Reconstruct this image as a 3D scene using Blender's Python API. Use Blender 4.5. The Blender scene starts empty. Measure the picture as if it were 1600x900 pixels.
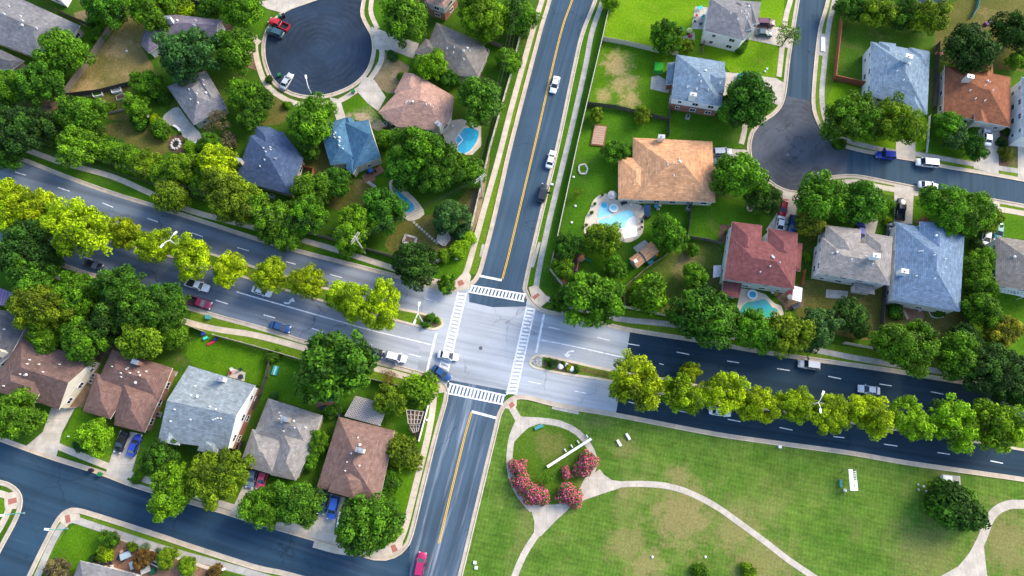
import bpy, bmesh, math, random
import numpy as np
from mathutils import Vector, Matrix
from mathutils.geometry import tessellate_polygon
R = math.radians
rnd = random.Random(7)
SC = bpy.context.scene
COL = SC.collection
# ------------------------------------------------------------------ camera
F, TILT, H = 1067.0, R(15.7), 150.0          # focal length in photo pixels, tilt from straight down, flying height
cd = bpy.data.cameras.new('camera'); cam = bpy.data.objects.new('camera', cd); COL.objects.link(cam)
cd.sensor_width = 36; cd.lens = 36 * F / 1600; cd.clip_start = 1; cd.clip_end = 5000
cam.location = (0, 0, H); cam.rotation_euler = (TILT, 0, 0); SC.camera = cam
# ------------------------------------------------------------------ sky, sun, exposure
SUN_DIR = Vector((.80, .50, .62)).normalized()
wd = bpy.data.worlds.new('World'); SC.world = wd; wd.use_nodes = True
nt = wd.node_tree; bg = nt.nodes['Background']; sky = nt.nodes.new('ShaderNodeTexSky')
sky.sky_type = 'NISHITA'; sky.sun_disc = False
sky.sun_elevation = math.asin(SUN_DIR.z); sky.sun_rotation = math.atan2(SUN_DIR.x, SUN_DIR.y)
sky.air_density = 1.0; sky.dust_density = 1.5; sky.ozone_density = 1.2
nt.links.new(sky.outputs[0], bg.inputs[0]); bg.inputs[1].default_value = .135
sl = bpy.data.lights.new('sun', 'SUN'); so = bpy.data.objects.new('sun', sl); COL.objects.link(so)
sl.energy = 1.5; sl.angle = R(26); sl.color = (1, .87, .66)
so.rotation_euler = SUN_DIR.to_track_quat('Z', 'Y').to_euler()
SC.view_settings.view_transform = 'Standard'; SC.view_settings.look = 'None'
SC.view_settings.exposure = 1.65; SC.view_settings.gamma = 1; SC.view_settings.use_curve_mapping = False
SC.render.engine = 'CYCLES'
try:
    SC.cycles.max_bounces = 5; SC.cycles.diffuse_bounces = 3; SC.cycles.glossy_bounces = 2; SC.cycles.use_denoising = True
except Exception: pass

# ------------------------------------------------------------------ helpers
CT, ST = math.cos(TILT), math.sin(TILT)
def G(px, py, z=0.0):
    """where the sight line through a photo pixel meets the height z"""
    u, v = px - 800, 450 - py
    s = (H - z) / (F * CT - v * ST)
    return Vector((u * s, (v * CT + F * ST) * s, z))
def GL(pts, z=0.0): return [G(x, y, z) for x, y in pts]
def mpp(px, py, z=0.0):
    return (G(px + 1, py, z) - G(px, py, z)).length

def srgb(r, g, b):
    f = lambda c: c / 12.92 if c <= .04045 else ((c + .055) / 1.055) ** 2.4
    return (f(r / 255), f(g / 255), f(b / 255))

def props(o, label=None, cat=None, group=None, kind=None):
    if label: o['label'] = label
    if cat: o['category'] = cat
    if group: o['group'] = group
    if kind: o['kind'] = kind
    return o
def thing(name, label, cat, loc=(0, 0, 0), rz=0, group=None):
    o = bpy.data.objects.new(name, None); COL.objects.link(o)
    o.empty_display_size = .3
    o.location = loc; o.rotation_euler = (0, 0, rz)
    return props(o, label, cat, group)
def link(name, me, parent=None, loc=(0, 0, 0), rz=0, scale=None):
    o = bpy.data.objects.new(name, me); COL.objects.link(o)
    o.location = loc; o.rotation_euler = (0, 0, rz)
    if scale: o.scale = scale
    if parent: o.parent = parent
    return o
def copy_tree(o, parent=None):
    c = o.copy(); COL.objects.link(c)
    c.parent = parent
    for ch in o.children: copy_tree(ch, c)
    return c

class MB:
    """collects shapes and links them as one mesh object"""
    def __init__(s): s.v, s.f, s.m, s.uv = [], [], [], []
    def face(s, pts, m=0, uv=None):
        i = len(s.v); s.v += [tuple(p) for p in pts]; s.f.append(tuple(range(i, i + len(pts)))); s.m.append(m)
        s.uv.append(uv or [(p[0], p[1]) for p in pts])
    def poly(s, pts, z, m=0):
        """flat polygon, any outline"""
        p = [Vector((a[0], a[1], z)) for a in pts]
        for t in tessellate_polygon([p]):
            q = [p[k] for k in t]
            if (q[1] - q[0]).cross(q[2] - q[0]).z < 0: q.reverse()
            s.face(q, m)
    def prism(s, pts, z0, z1, m=0, top=None, bottom=True):
        p = ccw(pts); n = len(p)
        for i in range(n):
            a, b = p[i], p[(i + 1) % n]; L = math.hypot(b[0] - a[0], b[1] - a[1])
            s.face([(a[0], a[1], z0), (b[0], b[1], z0), (b[0], b[1], z1), (a[0], a[1], z1)], m, [(0, z0), (L, z0), (L, z1), (0, z1)])
        s.poly(p, z1, m if top is None else top)
        if bottom:
            k = len(s.f); s.poly(p, z0, m)
            for j in range(k, len(s.f)): s.f[j] = s.f[j][::-1]
    def box(s, c, d, rz=0, m=0, rot=None):
        M = rot if rot is not None else Matrix.Rotation(rz, 3, 'Z'); c = Vector(c)
        P = [c + M @ Vector((x * d[0] / 2, y * d[1] / 2, z * d[2] / 2)) for x in (-1, 1) for y in (-1, 1) for z in (-1, 1)]
        for q in ((0, 1, 3, 2), (4, 6, 7, 5), (0, 4, 5, 1), (2, 3, 7, 6), (0, 2, 6, 4), (1, 5, 7, 3)):
            s.face([P[k] for k in q], m)
    def bar(s, a, b, w, h=None, m=0):
        a, b = Vector(a), Vector(b); d = b - a
        s.box((a + b) / 2, (d.length, w, h or w), m=m, rot=d.to_track_quat('X', 'Z').to_matrix())
    def tube(s, pts, r0, r1=None, n=8, m=0, cap=True):
        pts = [Vector(p) for p in pts]; r1 = r0 if r1 is None else r1; rings = []
        for i, p in enumerate(pts):
            d = (pts[min(i + 1, len(pts) - 1)] - pts[max(i - 1, 0)]).normalized()
            q = d.to_track_quat('Z', 'X').to_matrix(); r = r0 + (r1 - r0) * i / max(1, len(pts) - 1)
            rings.append([p + q @ Vector((r * math.cos(2 * math.pi * k / n), r * math.sin(2 * math.pi * k / n), 0)) for k in range(n)])
        for A, B in zip(rings, rings[1:]):
            for k in range(n): s.face([A[k], A[(k + 1) % n], B[(k + 1) % n], B[k]], m)
        if cap: s.face(rings[-1], m); s.face(rings[0][::-1], m)
    def disc(s, c, r, z=None, n=24, m=0, ry=None, rz=0):
        p = [(c[0] + r * math.cos(2 * math.pi * k / n) * math.cos(rz) - (ry or r) * math.sin(2 * math.pi * k / n) * math.sin(rz),
              c[1] + r * math.cos(2 * math.pi * k / n) * math.sin(rz) + (ry or r) * math.sin(2 * math.pi * k / n) * math.cos(rz)) for k in range(n)]
        s.poly(p, c[2] if z is None else z, m)
    def build(s, name, mats, parent=None, origin=None, smooth=False, merge=False):
        me = bpy.data.meshes.new(name)
        O = Vector(origin) if origin is not None else Vector((0, 0, 0))
        me.from_pydata([(a[0] - O.x, a[1] - O.y, a[2] - O.z) for a in s.v], [], s.f)
        for m in (mats if isinstance(mats, (list, tuple)) else [mats]): me.materials.append(m)
        me.polygons.foreach_set('material_index', s.m)
        uvl = me.uv_layers.new(name='UVMap')
        uvl.data.foreach_set('uv', [c for f in s.uv for p in f for c in p])
        if merge:
            bm = bmesh.new(); bm.from_mesh(me); bmesh.ops.remove_doubles(bm, verts=bm.verts, dist=.002)
            bmesh.ops.recalc_face_normals(bm, faces=bm.faces); bm.to_mesh(me); bm.free()
        if smooth: me.polygons.foreach_set('use_smooth', [True] * len(me.polygons))
        me.update()
        o = link(name, me, parent)
        if parent is None and origin is not None: o.location = O
        return o

def area(p): return sum(p[i][0] * p[(i + 1) % len(p)][1] - p[(i + 1) % len(p)][0] * p[i][1] for i in range(len(p))) / 2
def ccw(p):
    p = [Vector((a[0], a[1], 0)) for a in p]
    return p if area(p) > 0 else p[::-1]
def spline(pts, step=1.2, closed=False):
    """smooth line through points (world)"""
    P = [Vector((p[0], p[1], 0)) for p in pts]; n = len(P)
    if n < 3 and not closed: return P
    out = []; segs = n if closed else n - 1
    for i in range(segs):
        g = (lambda k: P[k % n]) if closed else (lambda k: P[max(0, min(n - 1, k))])
        a, b, c, d = g(i - 1), g(i), g(i + 1), g(i + 2); k = max(2, int((c - b).length / step))
        for j in range(k):
            t = j / k
            out.append(.5 * (2 * b + (c - a) * t + (2 * a - 5 * b + 4 * c - d) * t * t + (3 * b - a - 3 * c + d) * t ** 3))
    if not closed: out.append(P[-1])
    return out
def offset_line(L, d, closed=False):
    out = []; n = len(L)
    for i in range(n):
        a = L[(i - 1) % n] if closed else L[max(0, i - 1)]
        b = L[(i + 1) % n] if closed else L[min(n - 1, i + 1)]
        t = (b - a); t = t.normalized() if t.length > 1e-6 else Vector((1, 0, 0))
        out.append(L[i] + Vector((-t.y, t.x, 0)) * d)
    return out
def ribbon(mb, L, w, z, h=0, m=0, closed=False, shift=0):
    A, B = offset_line(L, shift - w / 2, closed), offset_line(L, shift + w / 2, closed)
    n = len(L); u = 0
    for i in range(n if closed else n - 1):
        j = (i + 1) % n; l = (L[j] - L[i]).length
        Z = lambda p, zz: (p.x, p.y, zz)
        mb.face([Z(A[i], z + h), Z(A[j], z + h), Z(B[j], z + h), Z(B[i], z + h)], m, [(u, 0), (u + l, 0), (u + l, w), (u, w)])
        if h:
            mb.face([Z(A[i], z), Z(A[j], z), Z(A[j], z + h), Z(A[i], z + h)], m)
            mb.face([Z(B[j], z), Z(B[i], z), Z(B[i], z + h), Z(B[j], z + h)], m)
        u += l
    if h and not closed:
        for k in (0, n - 1): mb.face([Z(A[k], z), Z(B[k], z), Z(B[k], z + h), Z(A[k], z + h)], m)

# ------------------------------------------------------------------ materials
class N:
    def __init__(s, name, rough=.85, spec=.3):
        s.mat = bpy.data.materials.new(name); s.mat.use_nodes = True; s.t = s.mat.node_tree
        s.b = s.t.nodes['Principled BSDF']; s.b.inputs['Roughness'].default_value = rough
        s.b.inputs['Specular IOR Level'].default_value = spec
    def n(s, kind, **kw):
        x = s.t.nodes.new('ShaderNode' + kind)
        for k, v in kw.items(): setattr(x, k, v)
        return x
    def l(s, a, b): s.t.links.new(a, b)
    def put(s, sock, v):
        if hasattr(v, 'is_output'): s.l(v, sock)
        elif isinstance(v, (tuple, list)) and len(v) == 3 and sock.type == 'RGBA': sock.default_value = (*v, 1)
        else: sock.default_value = v
    def coord(s, scale=(1, 1, 1), rz=0, uv=False):
        tc = s.n('TexCoord'); mp = s.n('Mapping'); s.l(tc.outputs['UV' if uv else 'Object'], mp.inputs[0])
        if rz: mp.vector_type = 'TEXTURE'; scale = tuple(1 / q for q in scale)
        mp.inputs['Scale'].default_value = scale; mp.inputs['Rotation'].default_value = (0, 0, rz)
        return mp.outputs[0]
    def noise(s, scale, detail=3, rough=.55, vec=None, dist=0):
        x = s.n('TexNoise'); s.l(vec or s.coord(), x.inputs['Vector'])
        x.inputs['Scale'].default_value = scale; x.inputs['Detail'].default_value = detail
        x.inputs['Roughness'].default_value = rough; x.inputs['Distortion'].default_value = dist
        return x.outputs[0]
    def ramp(s, v, lo, hi, a=0., b=1.):
        x = s.n('MapRange'); x.interpolation_type = 'SMOOTHSTEP'; s.put(x.inputs[0], v)
        for k, q in zip((1, 2, 3, 4), (lo, hi, a, b)): x.inputs[k].default_value = q
        return x.outputs[0]
    def math(s, op, a, b=0.):
        x = s.n('Math', operation=op); s.put(x.inputs[0], a); s.put(x.inputs[1], b); return x.outputs[0]
    def mix(s, f, a, b, mode='MIX'):
        x = s.n('Mix', data_type='RGBA', blend_type=mode); s.put(x.inputs[0], f)
        s.put(x.inputs[6], a); s.put(x.inputs[7], b); return x.outputs[2]
    def scale(s, c, v):
        x = s.n('Mix', data_type='RGBA', blend_type='MULTIPLY'); x.inputs[0].default_value = 1
        s.put(x.inputs[6], c); cmb = s.n('CombineColor')
        for k in range(3): s.put(cmb.inputs[k], v)
        s.l(cmb.outputs[0], x.inputs[7]); return x.outputs[2]
    def bump(s, v, strength=.3, dist=.05):
        x = s.n('Bump'); x.inputs['Strength'].default_value = strength; x.inputs['Distance'].default_value = dist
        s.l(v, x.inputs['Height']); s.l(x.outputs[0], s.b.inputs['Normal'])
    def done(s, col): s.put(s.b.inputs['Base Color'], col); return s.mat

def plain(name, c, rough=.6, var=.12, scale=2., spec=.3, metal=0):
    k = N(name, rough, spec); k.b.inputs['Metallic'].default_value = metal
    return k.done(k.scale(c, k.ramp(k.noise(scale, 4), .25, .75, 1 - var, 1 + var)))

def asphalt(name, c, pale, streak=.35, ang=0., streak_scale=(.02, .5, 1), rings=None, cracks=.0, patch=.25, worn_or_vignette=None):
    k = N(name, .9, .25); co = k.coord()
    col = k.scale(c, k.ramp(k.noise(5, 5, .7), .2, .8, .86, 1.14))
    col = k.scale(col, k.ramp(k.noise(.07, 4), .3, .7, 1 - patch * .5, 1 + patch * .5))
    if worn_or_vignette:  # paler by distance: traffic wear plus vignette brightness put into the colour
        mp = k.n('Mapping'); k.l(co, mp.inputs[0]); mp.inputs['Location'].default_value = (-worn_or_vignette[0], -worn_or_vignette[1], 0)
        ln = k.n('VectorMath', operation='LENGTH'); k.l(mp.outputs[0], ln.inputs[0])
        q = k.math('ADD', ln.outputs['Value'], k.math('MULTIPLY', k.noise(.12, 5, .6), 14))
        col = k.mix(k.ramp(q, worn_or_vignette[2], worn_or_vignette[3], 1, 0), col, k.scale(worn_or_vignette[4], k.ramp(k.noise(5, 5, .7), .2, .8, .88, 1.12)))
    if streak:
        st = k.noise(1, 5, .6, k.coord(streak_scale, ang), .15)
        col = k.mix(k.math('MULTIPLY', k.ramp(st, .5, .78), streak), col, pale)
        dk = k.noise(1, 4, .6, k.coord((streak_scale[0] * .7, streak_scale[1] * 1.1, 1), ang), .2)
        col = k.scale(col, k.ramp(dk, .3, .6, .74, 1.06))
        oil = k.ramp(k.noise(.45, 6, .75, dist=.5), .60, .72); col = k.scale(col, k.ramp(oil, 0, 1, 1, .78))
        vo = k.n('TexVoronoi', feature='DISTANCE_TO_EDGE'); nz = k.n('TexNoise'); k.l(co, nz.inputs[0]); nz.inputs['Scale'].default_value = .4; va = k.n('VectorMath', operation='ADD'); sc_ = k.n('VectorMath', operation='SCALE'); k.l(nz.outputs[1], sc_.inputs[0]); sc_.inputs['Scale'].default_value = 3.; k.l(co, va.inputs[0]); k.l(sc_.outputs[0], va.inputs[1])
        k.l(va.outputs[0], vo.inputs[0]); vo.inputs['Scale'].default_value = .085
        col = k.scale(col, k.ramp(k.math('MULTIPLY', k.ramp(vo.outputs[0], 0, .012, 1, 0), k.ramp(k.noise(.05, 2), .45, .6)), 0, 1, 1, .62))
    if rings:
        mp = k.n('Mapping'); k.l(co, mp.inputs[0]); mp.inputs['Location'].default_value = (-rings[0], -rings[1], 0)
        wv = k.n('TexWave', wave_type='RINGS', rings_direction='Z'); k.l(mp.outputs[0], wv.inputs[0])
        wv.inputs['Scale'].default_value = .22; wv.inputs['Distortion'].default_value = 11; wv.inputs['Detail'].default_value = 6
        wv.inputs['Detail Scale'].default_value = 1.1; wv.inputs['Detail Roughness'].default_value = .7
        f = k.math('MULTIPLY', k.math('MULTIPLY', wv.outputs[1], k.ramp(k.noise(.13, 3), .38, .68)), rings[2])
        col = k.mix(f, col, pale)
    if cracks:
        vo = k.n('TexVoronoi', feature='DISTANCE_TO_EDGE'); k.l(co, vo.inputs[0])
        vo.inputs['Scale'].default_value = .09
        col = k.mix(k.math('MULTIPLY', k.ramp(vo.outputs[0], .0, .035, 1, 0), cracks), col, (.012, .014, .02))
    k.bump(k.noise(8, 3), .15, .02)
    return k.done(col)

def concrete(name, c, joint=1.5, var=.18, uv=True):
    k = N(name, .85, .25)
    col = k.scale(c, k.ramp(k.noise(.5, 5, .65), .25, .75, 1 - var, 1 + var * .7))
    col = k.scale(col, k.ramp(k.noise(6, 3), .2, .8, .92, 1.08))
    if joint:
        br = k.n('TexBrick'); k.l(k.coord(uv=uv), br.inputs[0])
        br.offset = 0; br.inputs['Scale'].default_value = 1; br.inputs['Brick Width'].default_value = joint; br.inputs['Row Height'].default_value = 50 if uv else joint
        br.inputs['Mortar Size'].default_value = .02; br.inputs['Color1'].default_value = (1, 1, 1, 1); br.inputs['Color2'].default_value = (.93, .93, .93, 1)
        br.inputs['Mortar'].default_value = (.5, .48, .45, 1)
        col = k.mix(1., col, br.outputs[0], 'MULTIPLY')
    return k.done(col)

def grass(name, a, b, dry=(.25, .19, .08), dry_amt=.3, dry_scale=.12, blobs=(), mow=None, fine=1.):
    k = N(name, .95, .1)
    col = k.mix(k.ramp(k.noise(.11, 5, .6), .3, .7), a, b)
    if mow is not None:
        st = k.noise(1, 3, .6, k.coord((.03, .55, 1), mow), .3)
        col = k.scale(col, k.ramp(st, .3, .7, .91, 1.09)); col = k.scale(col, k.ramp(k.noise(.5, 6, .7, dist=.6), .3, .7, .80, 1.2)); col = k.mix(k.math('MULTIPLY', k.ramp(k.noise(.9, 7, .75, k.coord((.35, 1.4, 1), mow), .3), .52, .72), .5), col, (.17, .21, .05))
        for a_, sc in ((mow, .42), (mow + math.pi / 2, .30)):
            wv = k.n('TexWave'); k.l(k.coord((1, 1, 1), a_), wv.inputs[0]); wv.inputs['Scale'].default_value = sc; wv.inputs['Distortion'].default_value = 1.2; wv.inputs['Detail'].default_value = 3; col = k.scale(col, k.ramp(wv.outputs[1], 0, 1, .94, 1.06))
    d = k.math('MULTIPLY', k.ramp(k.noise(dry_scale, 7, .68, dist=.4), .5, .74), dry_amt)
    for (px, py, r, amt) in blobs:
        c = G(px, py); mp = k.n('Mapping'); k.l(k.coord(), mp.inputs[0]); mp.inputs['Location'].default_value = (-c.x, -c.y, 0)
        ln = k.n('VectorMath', operation='LENGTH'); k.l(mp.outputs[0], ln.inputs[0])
        q = k.math('ADD', k.math('DIVIDE', ln.outputs['Value'], r * mpp(px, py)), k.math('MULTIPLY', k.math('SUBTRACT', k.noise(.4, 9, .76), .5), 3.6))
        d = k.math('MAXIMUM', d, k.math('MULTIPLY', k.ramp(q, .3, 1.3, 1, 0), amt))
    col = k.mix(d, col, dry)
    col = k.scale(col, k.ramp(k.noise(2.2, 5, .75), .25, .75, 1 - .36 * fine, 1 + .36 * fine))
    k.bump(k.noise(4, 5, .7), .5, .12)
    return k.done(col)

def shingle(name, c, var=.22):
    k = N(name, .9, .2); uv = k.coord(uv=True)
    br = k.n('TexBrick'); k.l(uv, br.inputs[0]); br.inputs['Scale'].default_value = 1
    br.inputs['Brick Width'].default_value = .95; br.inputs['Row Height'].default_value = .36; br.inputs['Mortar Size'].default_value = .025
    br.inputs['Color1'].default_value = (1 - var, 1 - var, 1 - var, 1); br.inputs['Color2'].default_value = (1 + var, 1 + var, 1 + var, 1)
    br.inputs['Mortar'].default_value = (.62, .62, .62, 1); br.inputs['Bias'].default_value = -.1
    col = k.mix(1., k.scale(c, 1.), br.outputs[0], 'MULTIPLY')
    st = k.noise(1, 5, .65, k.coord((1.3, .8, 1), R(0), True)); col = k.scale(col, k.ramp(st, .25, .75, .84, 1.16))
    stn = k.noise(1, 3, .6, k.coord((.9, .07, 1), 0, True)); col = k.scale(col, k.ramp(stn, .45, .8, 1, .84))
    col = k.scale(col, k.ramp(k.noise(.25, 4, .6), .3, .7, .9, 1.1))
    k.bump(br.outputs[1], -.25, .03)
    return k.done(col)

def tinted(name, rough=.9, spec=.15, leaf=False, var=.45, metallic=0., coat=0.):
    """colour comes from each object's own colour"""
    k = N(name, rough, spec); oi = k.n('ObjectInfo'); col = oi.outputs['Color']
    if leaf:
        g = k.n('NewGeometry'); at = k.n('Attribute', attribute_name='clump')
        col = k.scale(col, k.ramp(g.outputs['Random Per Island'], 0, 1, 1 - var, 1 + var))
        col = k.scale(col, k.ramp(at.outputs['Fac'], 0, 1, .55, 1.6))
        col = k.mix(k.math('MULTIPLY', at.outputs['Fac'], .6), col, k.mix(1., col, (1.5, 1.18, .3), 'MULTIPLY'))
        tr = k.n('BsdfTranslucent'); k.l(col, tr.inputs[0]); mx = k.n('MixShader'); mx.inputs[0].default_value = .22
        k.l(k.b.outputs[0], mx.inputs[1]); k.l(tr.outputs[0], mx.inputs[2])
        k.l(mx.outputs[0], k.t.nodes['Material Output'].inputs[0])
    k.b.inputs['Metallic'].default_value = metallic
    k.b.inputs['Coat Weight'].default_value = coat
    return k.done(col)

M = {}
CONC = (.56, .475, .375)
M['walk'] = concrete('sidewalk_concrete', CONC, 1.5)
M['walk_gray'] = concrete('grey_sidewalk_concrete', (.43, .40, .355), 1.6, .25)
M['kerb'] = concrete('kerb_concrete', (.60, .505, .39), 3.)
M['gutter'] = concrete('gutter_concrete', (.50, .42, .33), 3.)
M['drive'] = concrete('driveway_concrete', (.51, .455, .385), 3.2, .22, uv=False)
M['patio'] = concrete('patio_concrete', (.45, .42, .38), 2.4, .25, uv=False)
M['deck'] = concrete('pool_deck_stone', (.64, .54, .43), 0, .14)
M['path'] = concrete('park_path_concrete', (.50, .445, .375), 1.8, .22)
M['pavers'] = concrete('clay_pavers', (.26, .14, .09), .8, .3, uv=False)
M['brickpad'] = concrete('red_ramp_pad', (.42, .16, .12), .3, .15, uv=False)
M['white'] = plain('white_paint', (.78, .77, .75), .55, .05)
M['mark'] = N('road_paint_white', .7).mat
k = N('road_paint_white_worn', .75); M['mark'] = k.done(k.mix(k.ramp(k.noise(1.3, 8, .78), .46, .66, 0, .72), (.78, .78, .79), (.20, .23, .28)))
k = N('road_paint_yellow_worn', .75); M['yellow'] = k.done(k.mix(k.ramp(k.noise(1.0, 8, .78), .5, .68, 0, .5), (.80, .47, .03), (.2, .18, .12)))
M['glass'] = plain('window_glass', (.02, .03, .045), .08, .2, spec=.6)
M['metal'] = plain('galvanised_metal', (.42, .43, .44), .45, .1, metal=.6)
M['teal_metal'] = plain('teal_painted_metal', (.06, .27, .28), .5, .1)
M['dark'] = plain('dark_plastic', (.02, .022, .025), .6, .2)
M['rubber'] = plain('tyre_rubber', (.015, .015, .016), .85, .2)
M['wood'] = plain('weathered_wood', (.20, .17, .135), .9, .35, 5)
M['wood_dark'] = plain('dark_fence_wood', (.075, .068, .06), .9, .35, 5)
M['wood_pale'] = plain('pale_fence_wood', (.42, .38, .31), .9, .25, 5)
M['wood_red'] = plain('red_stained_wood', (.30, .10, .05), .9, .25, 5)
M['trunk'] = plain('bark', (.10, .075, .05), .95, .3, 6)
M['soil'] = plain('bare_soil', (.17, .11, .065), .95, .35, .8)
M['mulch'] = plain('brown_mulch', (.12, .07, .045), .95, .4, 1.5)
M['rock'] = plain('pale_rock', (.45, .42, .38), .9, .3, 3)
k = N('pool_water', .06, .5); M['water'] = k.done(k.mix(k.ramp(k.noise(.5, 4), .3, .7), (.03, .36, .56), (.06, .47, .66)))
k = N('pale_pool_water', .06, .5); M['water_pale'] = k.done(k.mix(k.ramp(k.noise(.5, 4), .3, .7), (.22, .60, .72), (.34, .70, .78)))
k = N('green_pool_water', .06, .5); M['water_green'] = k.done(k.mix(k.ramp(k.noise(.3, 5), .35, .65), (.02, .32, .42), (.03, .36, .20)))
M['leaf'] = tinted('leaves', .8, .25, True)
k = N('blossom', .85, .15); g = k.n('NewGeometry'); M['blossom'] = k.done(k.mix(k.ramp(g.outputs['Random Per Island'], .44, .52), k.scale((.74, .10, .23), k.ramp(g.outputs['Random Per Island'], 0, .5, .5, 1.3)), (.07, .15, .015)))
M['paint'] = tinted('car_paint', .3, .5, coat=.5)
M['cloth'] = tinted('fabric', .9, .1)
M['plastic'] = tinted('painted_plastic', .55, .3)
M['siding'] = {}
def wallmat(c):
    key = tuple(c)
    if key not in M['siding']:
        k = N('wall_siding', .8); wv = k.n('TexWave', bands_direction='Z'); k.l(k.coord(), wv.inputs[0]); wv.inputs['Scale'].default_value = 1.6
        M['siding'][key] = k.done(k.scale(k.scale(c, k.ramp(wv.outputs[1], 0, .25, .86, 1)), k.ramp(k.noise(.8, 4), .25, .75, .92, 1.06)))
    return M['siding'][key]
def brickmat():
    if 'brick' not in M:
        k = N('brick_wall', .9); br = k.n('TexBrick'); tc = k.coord(uv=True); k.l(tc, br.inputs[0]); br.inputs['Scale'].default_value = 2.2
        br.inputs['Color1'].default_value = (.30, .10, .055, 1); br.inputs['Color2'].default_value = (.20, .07, .045, 1); br.inputs['Mortar'].default_value = (.35, .28, .22, 1)
        M['brick'] = k.done(k.scale(br.outputs[0], k.ramp(k.noise(1, 4), .2, .8, .85, 1.15)))
    return M['brick']
# ------------------------------------------------------------------ ground, roads, kerbs, walks
def struct(name, mb, mats, **kw): return props(mb.build(name, mats, **kw), kind='structure')
lift_n = 0
def lift():
    global lift_n; lift_n += 1; return (lift_n % 61) * .00018
def sheet(name, pts, z, mat, smooth=False, step=1.2):
    z += lift()
    L = GL(pts)
    if smooth: L = spline(L, step, True)
    mb = MB(); mb.poly(L, z); return struct(name, mb, mat)

LUSH_A, LUSH_B = (.048, .130, .004), (.085, .195, .005)
YARD_A, YARD_B = (.034, .095, .006), (.060, .13, .008)
M['ground'] = grass('yard_ground', YARD_A, YARD_B, (.14, .10, .05), .65, .07)
M['lush'] = grass('lush_lawn', LUSH_A, LUSH_B, (.22, .20, .05), .25)
M['lawn'] = grass('green_lawn', (.036, .115, .005), (.066, .165, .006), (.18, .15, .05), .3)
M['verge'] = grass('verge_grass', (.085, .165, .010), (.12, .205, .012), (.25, .19, .07), .45, .25)
M['park'] = grass('park_grass', (.062, .140, .014), (.108, .182, .026), (.27, .21, .09), .5, .06, mow=R(-12), fine=.75,
   blobs=((1065, 805, 55, .75), (1150, 830, 40, .6), (980, 850, 35, .55), (1010, 885, 30, .7), (1190, 885, 60, .55), (1060, 745, 22, .6), (1575, 845, 55, .6), (975, 700, 22, .4), (1450, 870, 60, .35), (975, 770, 14, .6), (1085, 765, 18, .55)))
M['ring'] = grass('ring_grass', (.055, .128, .008), (.090, .155, .014), (.21, .17, .06), .5, .1, blobs=((860, 695, 26, .5),))
M['dry'] = grass('dry_lawn', (.12, .115, .03), (.20, .16, .06), (.34, .24, .11), .7, .14, blobs=((185, 75, 22, .8), (135, 140, 25, .8)))
M['dry2'] = grass('half_dry_lawn', (.085, .095, .018), (.13, .12, .03), (.28, .20, .09), .7, .12)
M['bare'] = grass('bare_yard', (.17, .13, .06), (.25, .19, .11), (.36, .27, .18), .8, .2)
M['patchy'] = grass('patchy_lawn', LUSH_A, LUSH_B, (.36, .27, .11), .35, .1, blobs=((965, 100, 24, .95), (975, 130, 22, .85), (985, 155, 18, .9), (945, 150, 14, .8)))
M['halfbare'] = grass('half_bare_lawn', LUSH_A, LUSH_B, (.36, .27, .18), .4, .2, blobs=((570, 186, 18, .95), (592, 196, 14, .95), (545, 180, 5, .7)))
M['lime'] = grass('lime_lawn', (.095, .215, .003), (.145, .275, .006), (.30, .28, .05), .4, .2)
M['weedy'] = grass('weedy_dark_lawn', (.040, .105, .008), (.065, .145, .010), (.20, .19, .06), .55, .2)
M['shade'] = grass('weedy_lawn', (.05, .10, .012), (.09, .12, .02), (.24, .18, .09), .6, .15, blobs=((1075, 415, 22, .8),))
mb = MB(); mb.poly([(-1500, -1500), (1500, -1500), (1500, 1500), (-1500, 1500)], 0); struct('ground', mb, M['ground'])
def lawn(pts, mat, z=.008, smooth=True): sheet('lawn', pts, z, M[mat], smooth, 2.5)
# park
sheet('park_lawn', [(805, 622), (860, 634), (962, 647), (1200, 690), (1425, 724), (1720, 765), (1720, 1000), (690, 1000), (722, 895), (748, 790), (774, 675), (784, 640)], .008, M['park'])
lawn([(812, 668), (845, 664), (885, 672), (908, 690), (920, 715), (915, 755), (890, 780), (850, 787), (825, 780), (806, 755), (800, 710)], 'ring', .012)
# yards
lawn([(955, 15), (1000, -25), (1095, -20), (1108, 0), (1098, 45), (1090, 78), (1060, 85), (1000, 73), (943, 62)], 'lime')
lawn([(940, 68), (1000, 75), (1058, 88), (1052, 130), (1042, 185), (990, 174), (922, 160)], 'patchy')
lawn([(1102, 70), (1165, 60), (1236, 70), (1225, 118), (1140, 112), (1132, 100), (1062, 84)], 'lime')
lawn([(1190, 0), (1236, -10), (1226, 40), (1186, 40)], 'lime')
lawn([(917, 170), (1045, 190), (1115, 205), (1110, 330), (1070, 372), (1010, 420), (960, 460), (890, 455), (862, 420), (875, 370), (900, 230)], 'lawn')
lawn([(1048, 178), (1120, 180), (1165, 200), (1160, 232), (1115, 225), (1045, 212)], 'lawn', .012)
lawn([(1085, 320), (1130, 310), (1185, 330), (1205, 350), (1130, 380), (1075, 370)], 'lawn', .012)
lawn([(1075, 380), (1125, 385), (1128, 430), (1120, 480), (1060, 495), (985, 478), (975, 455), (1015, 425)], 'shade', .014)
lawn([(1312, 10), (1380, 30), (1465, 60), (1455, 85), (1360, 66), (1350, 135), (1303, 125)], 'weedy')
lawn([(1300, 130), (1350, 140), (1400, 170), (1448, 185), (1446, 232), (1400, 240), (1310, 218), (1292, 190), (1288, 160)], 'lime')
lawn([(1478, 10), (1600, -20), (1640, 100), (1580, 110), (1470, 95), (1460, 60)], 'dry2')
lawn([(1462, 190), (1530, 200), (1524, 250), (1450, 238)], 'lawn')
lawn([(1562, 205), (1640, 200), (1640, 275), (1560, 268)], 'dry2')
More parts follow.
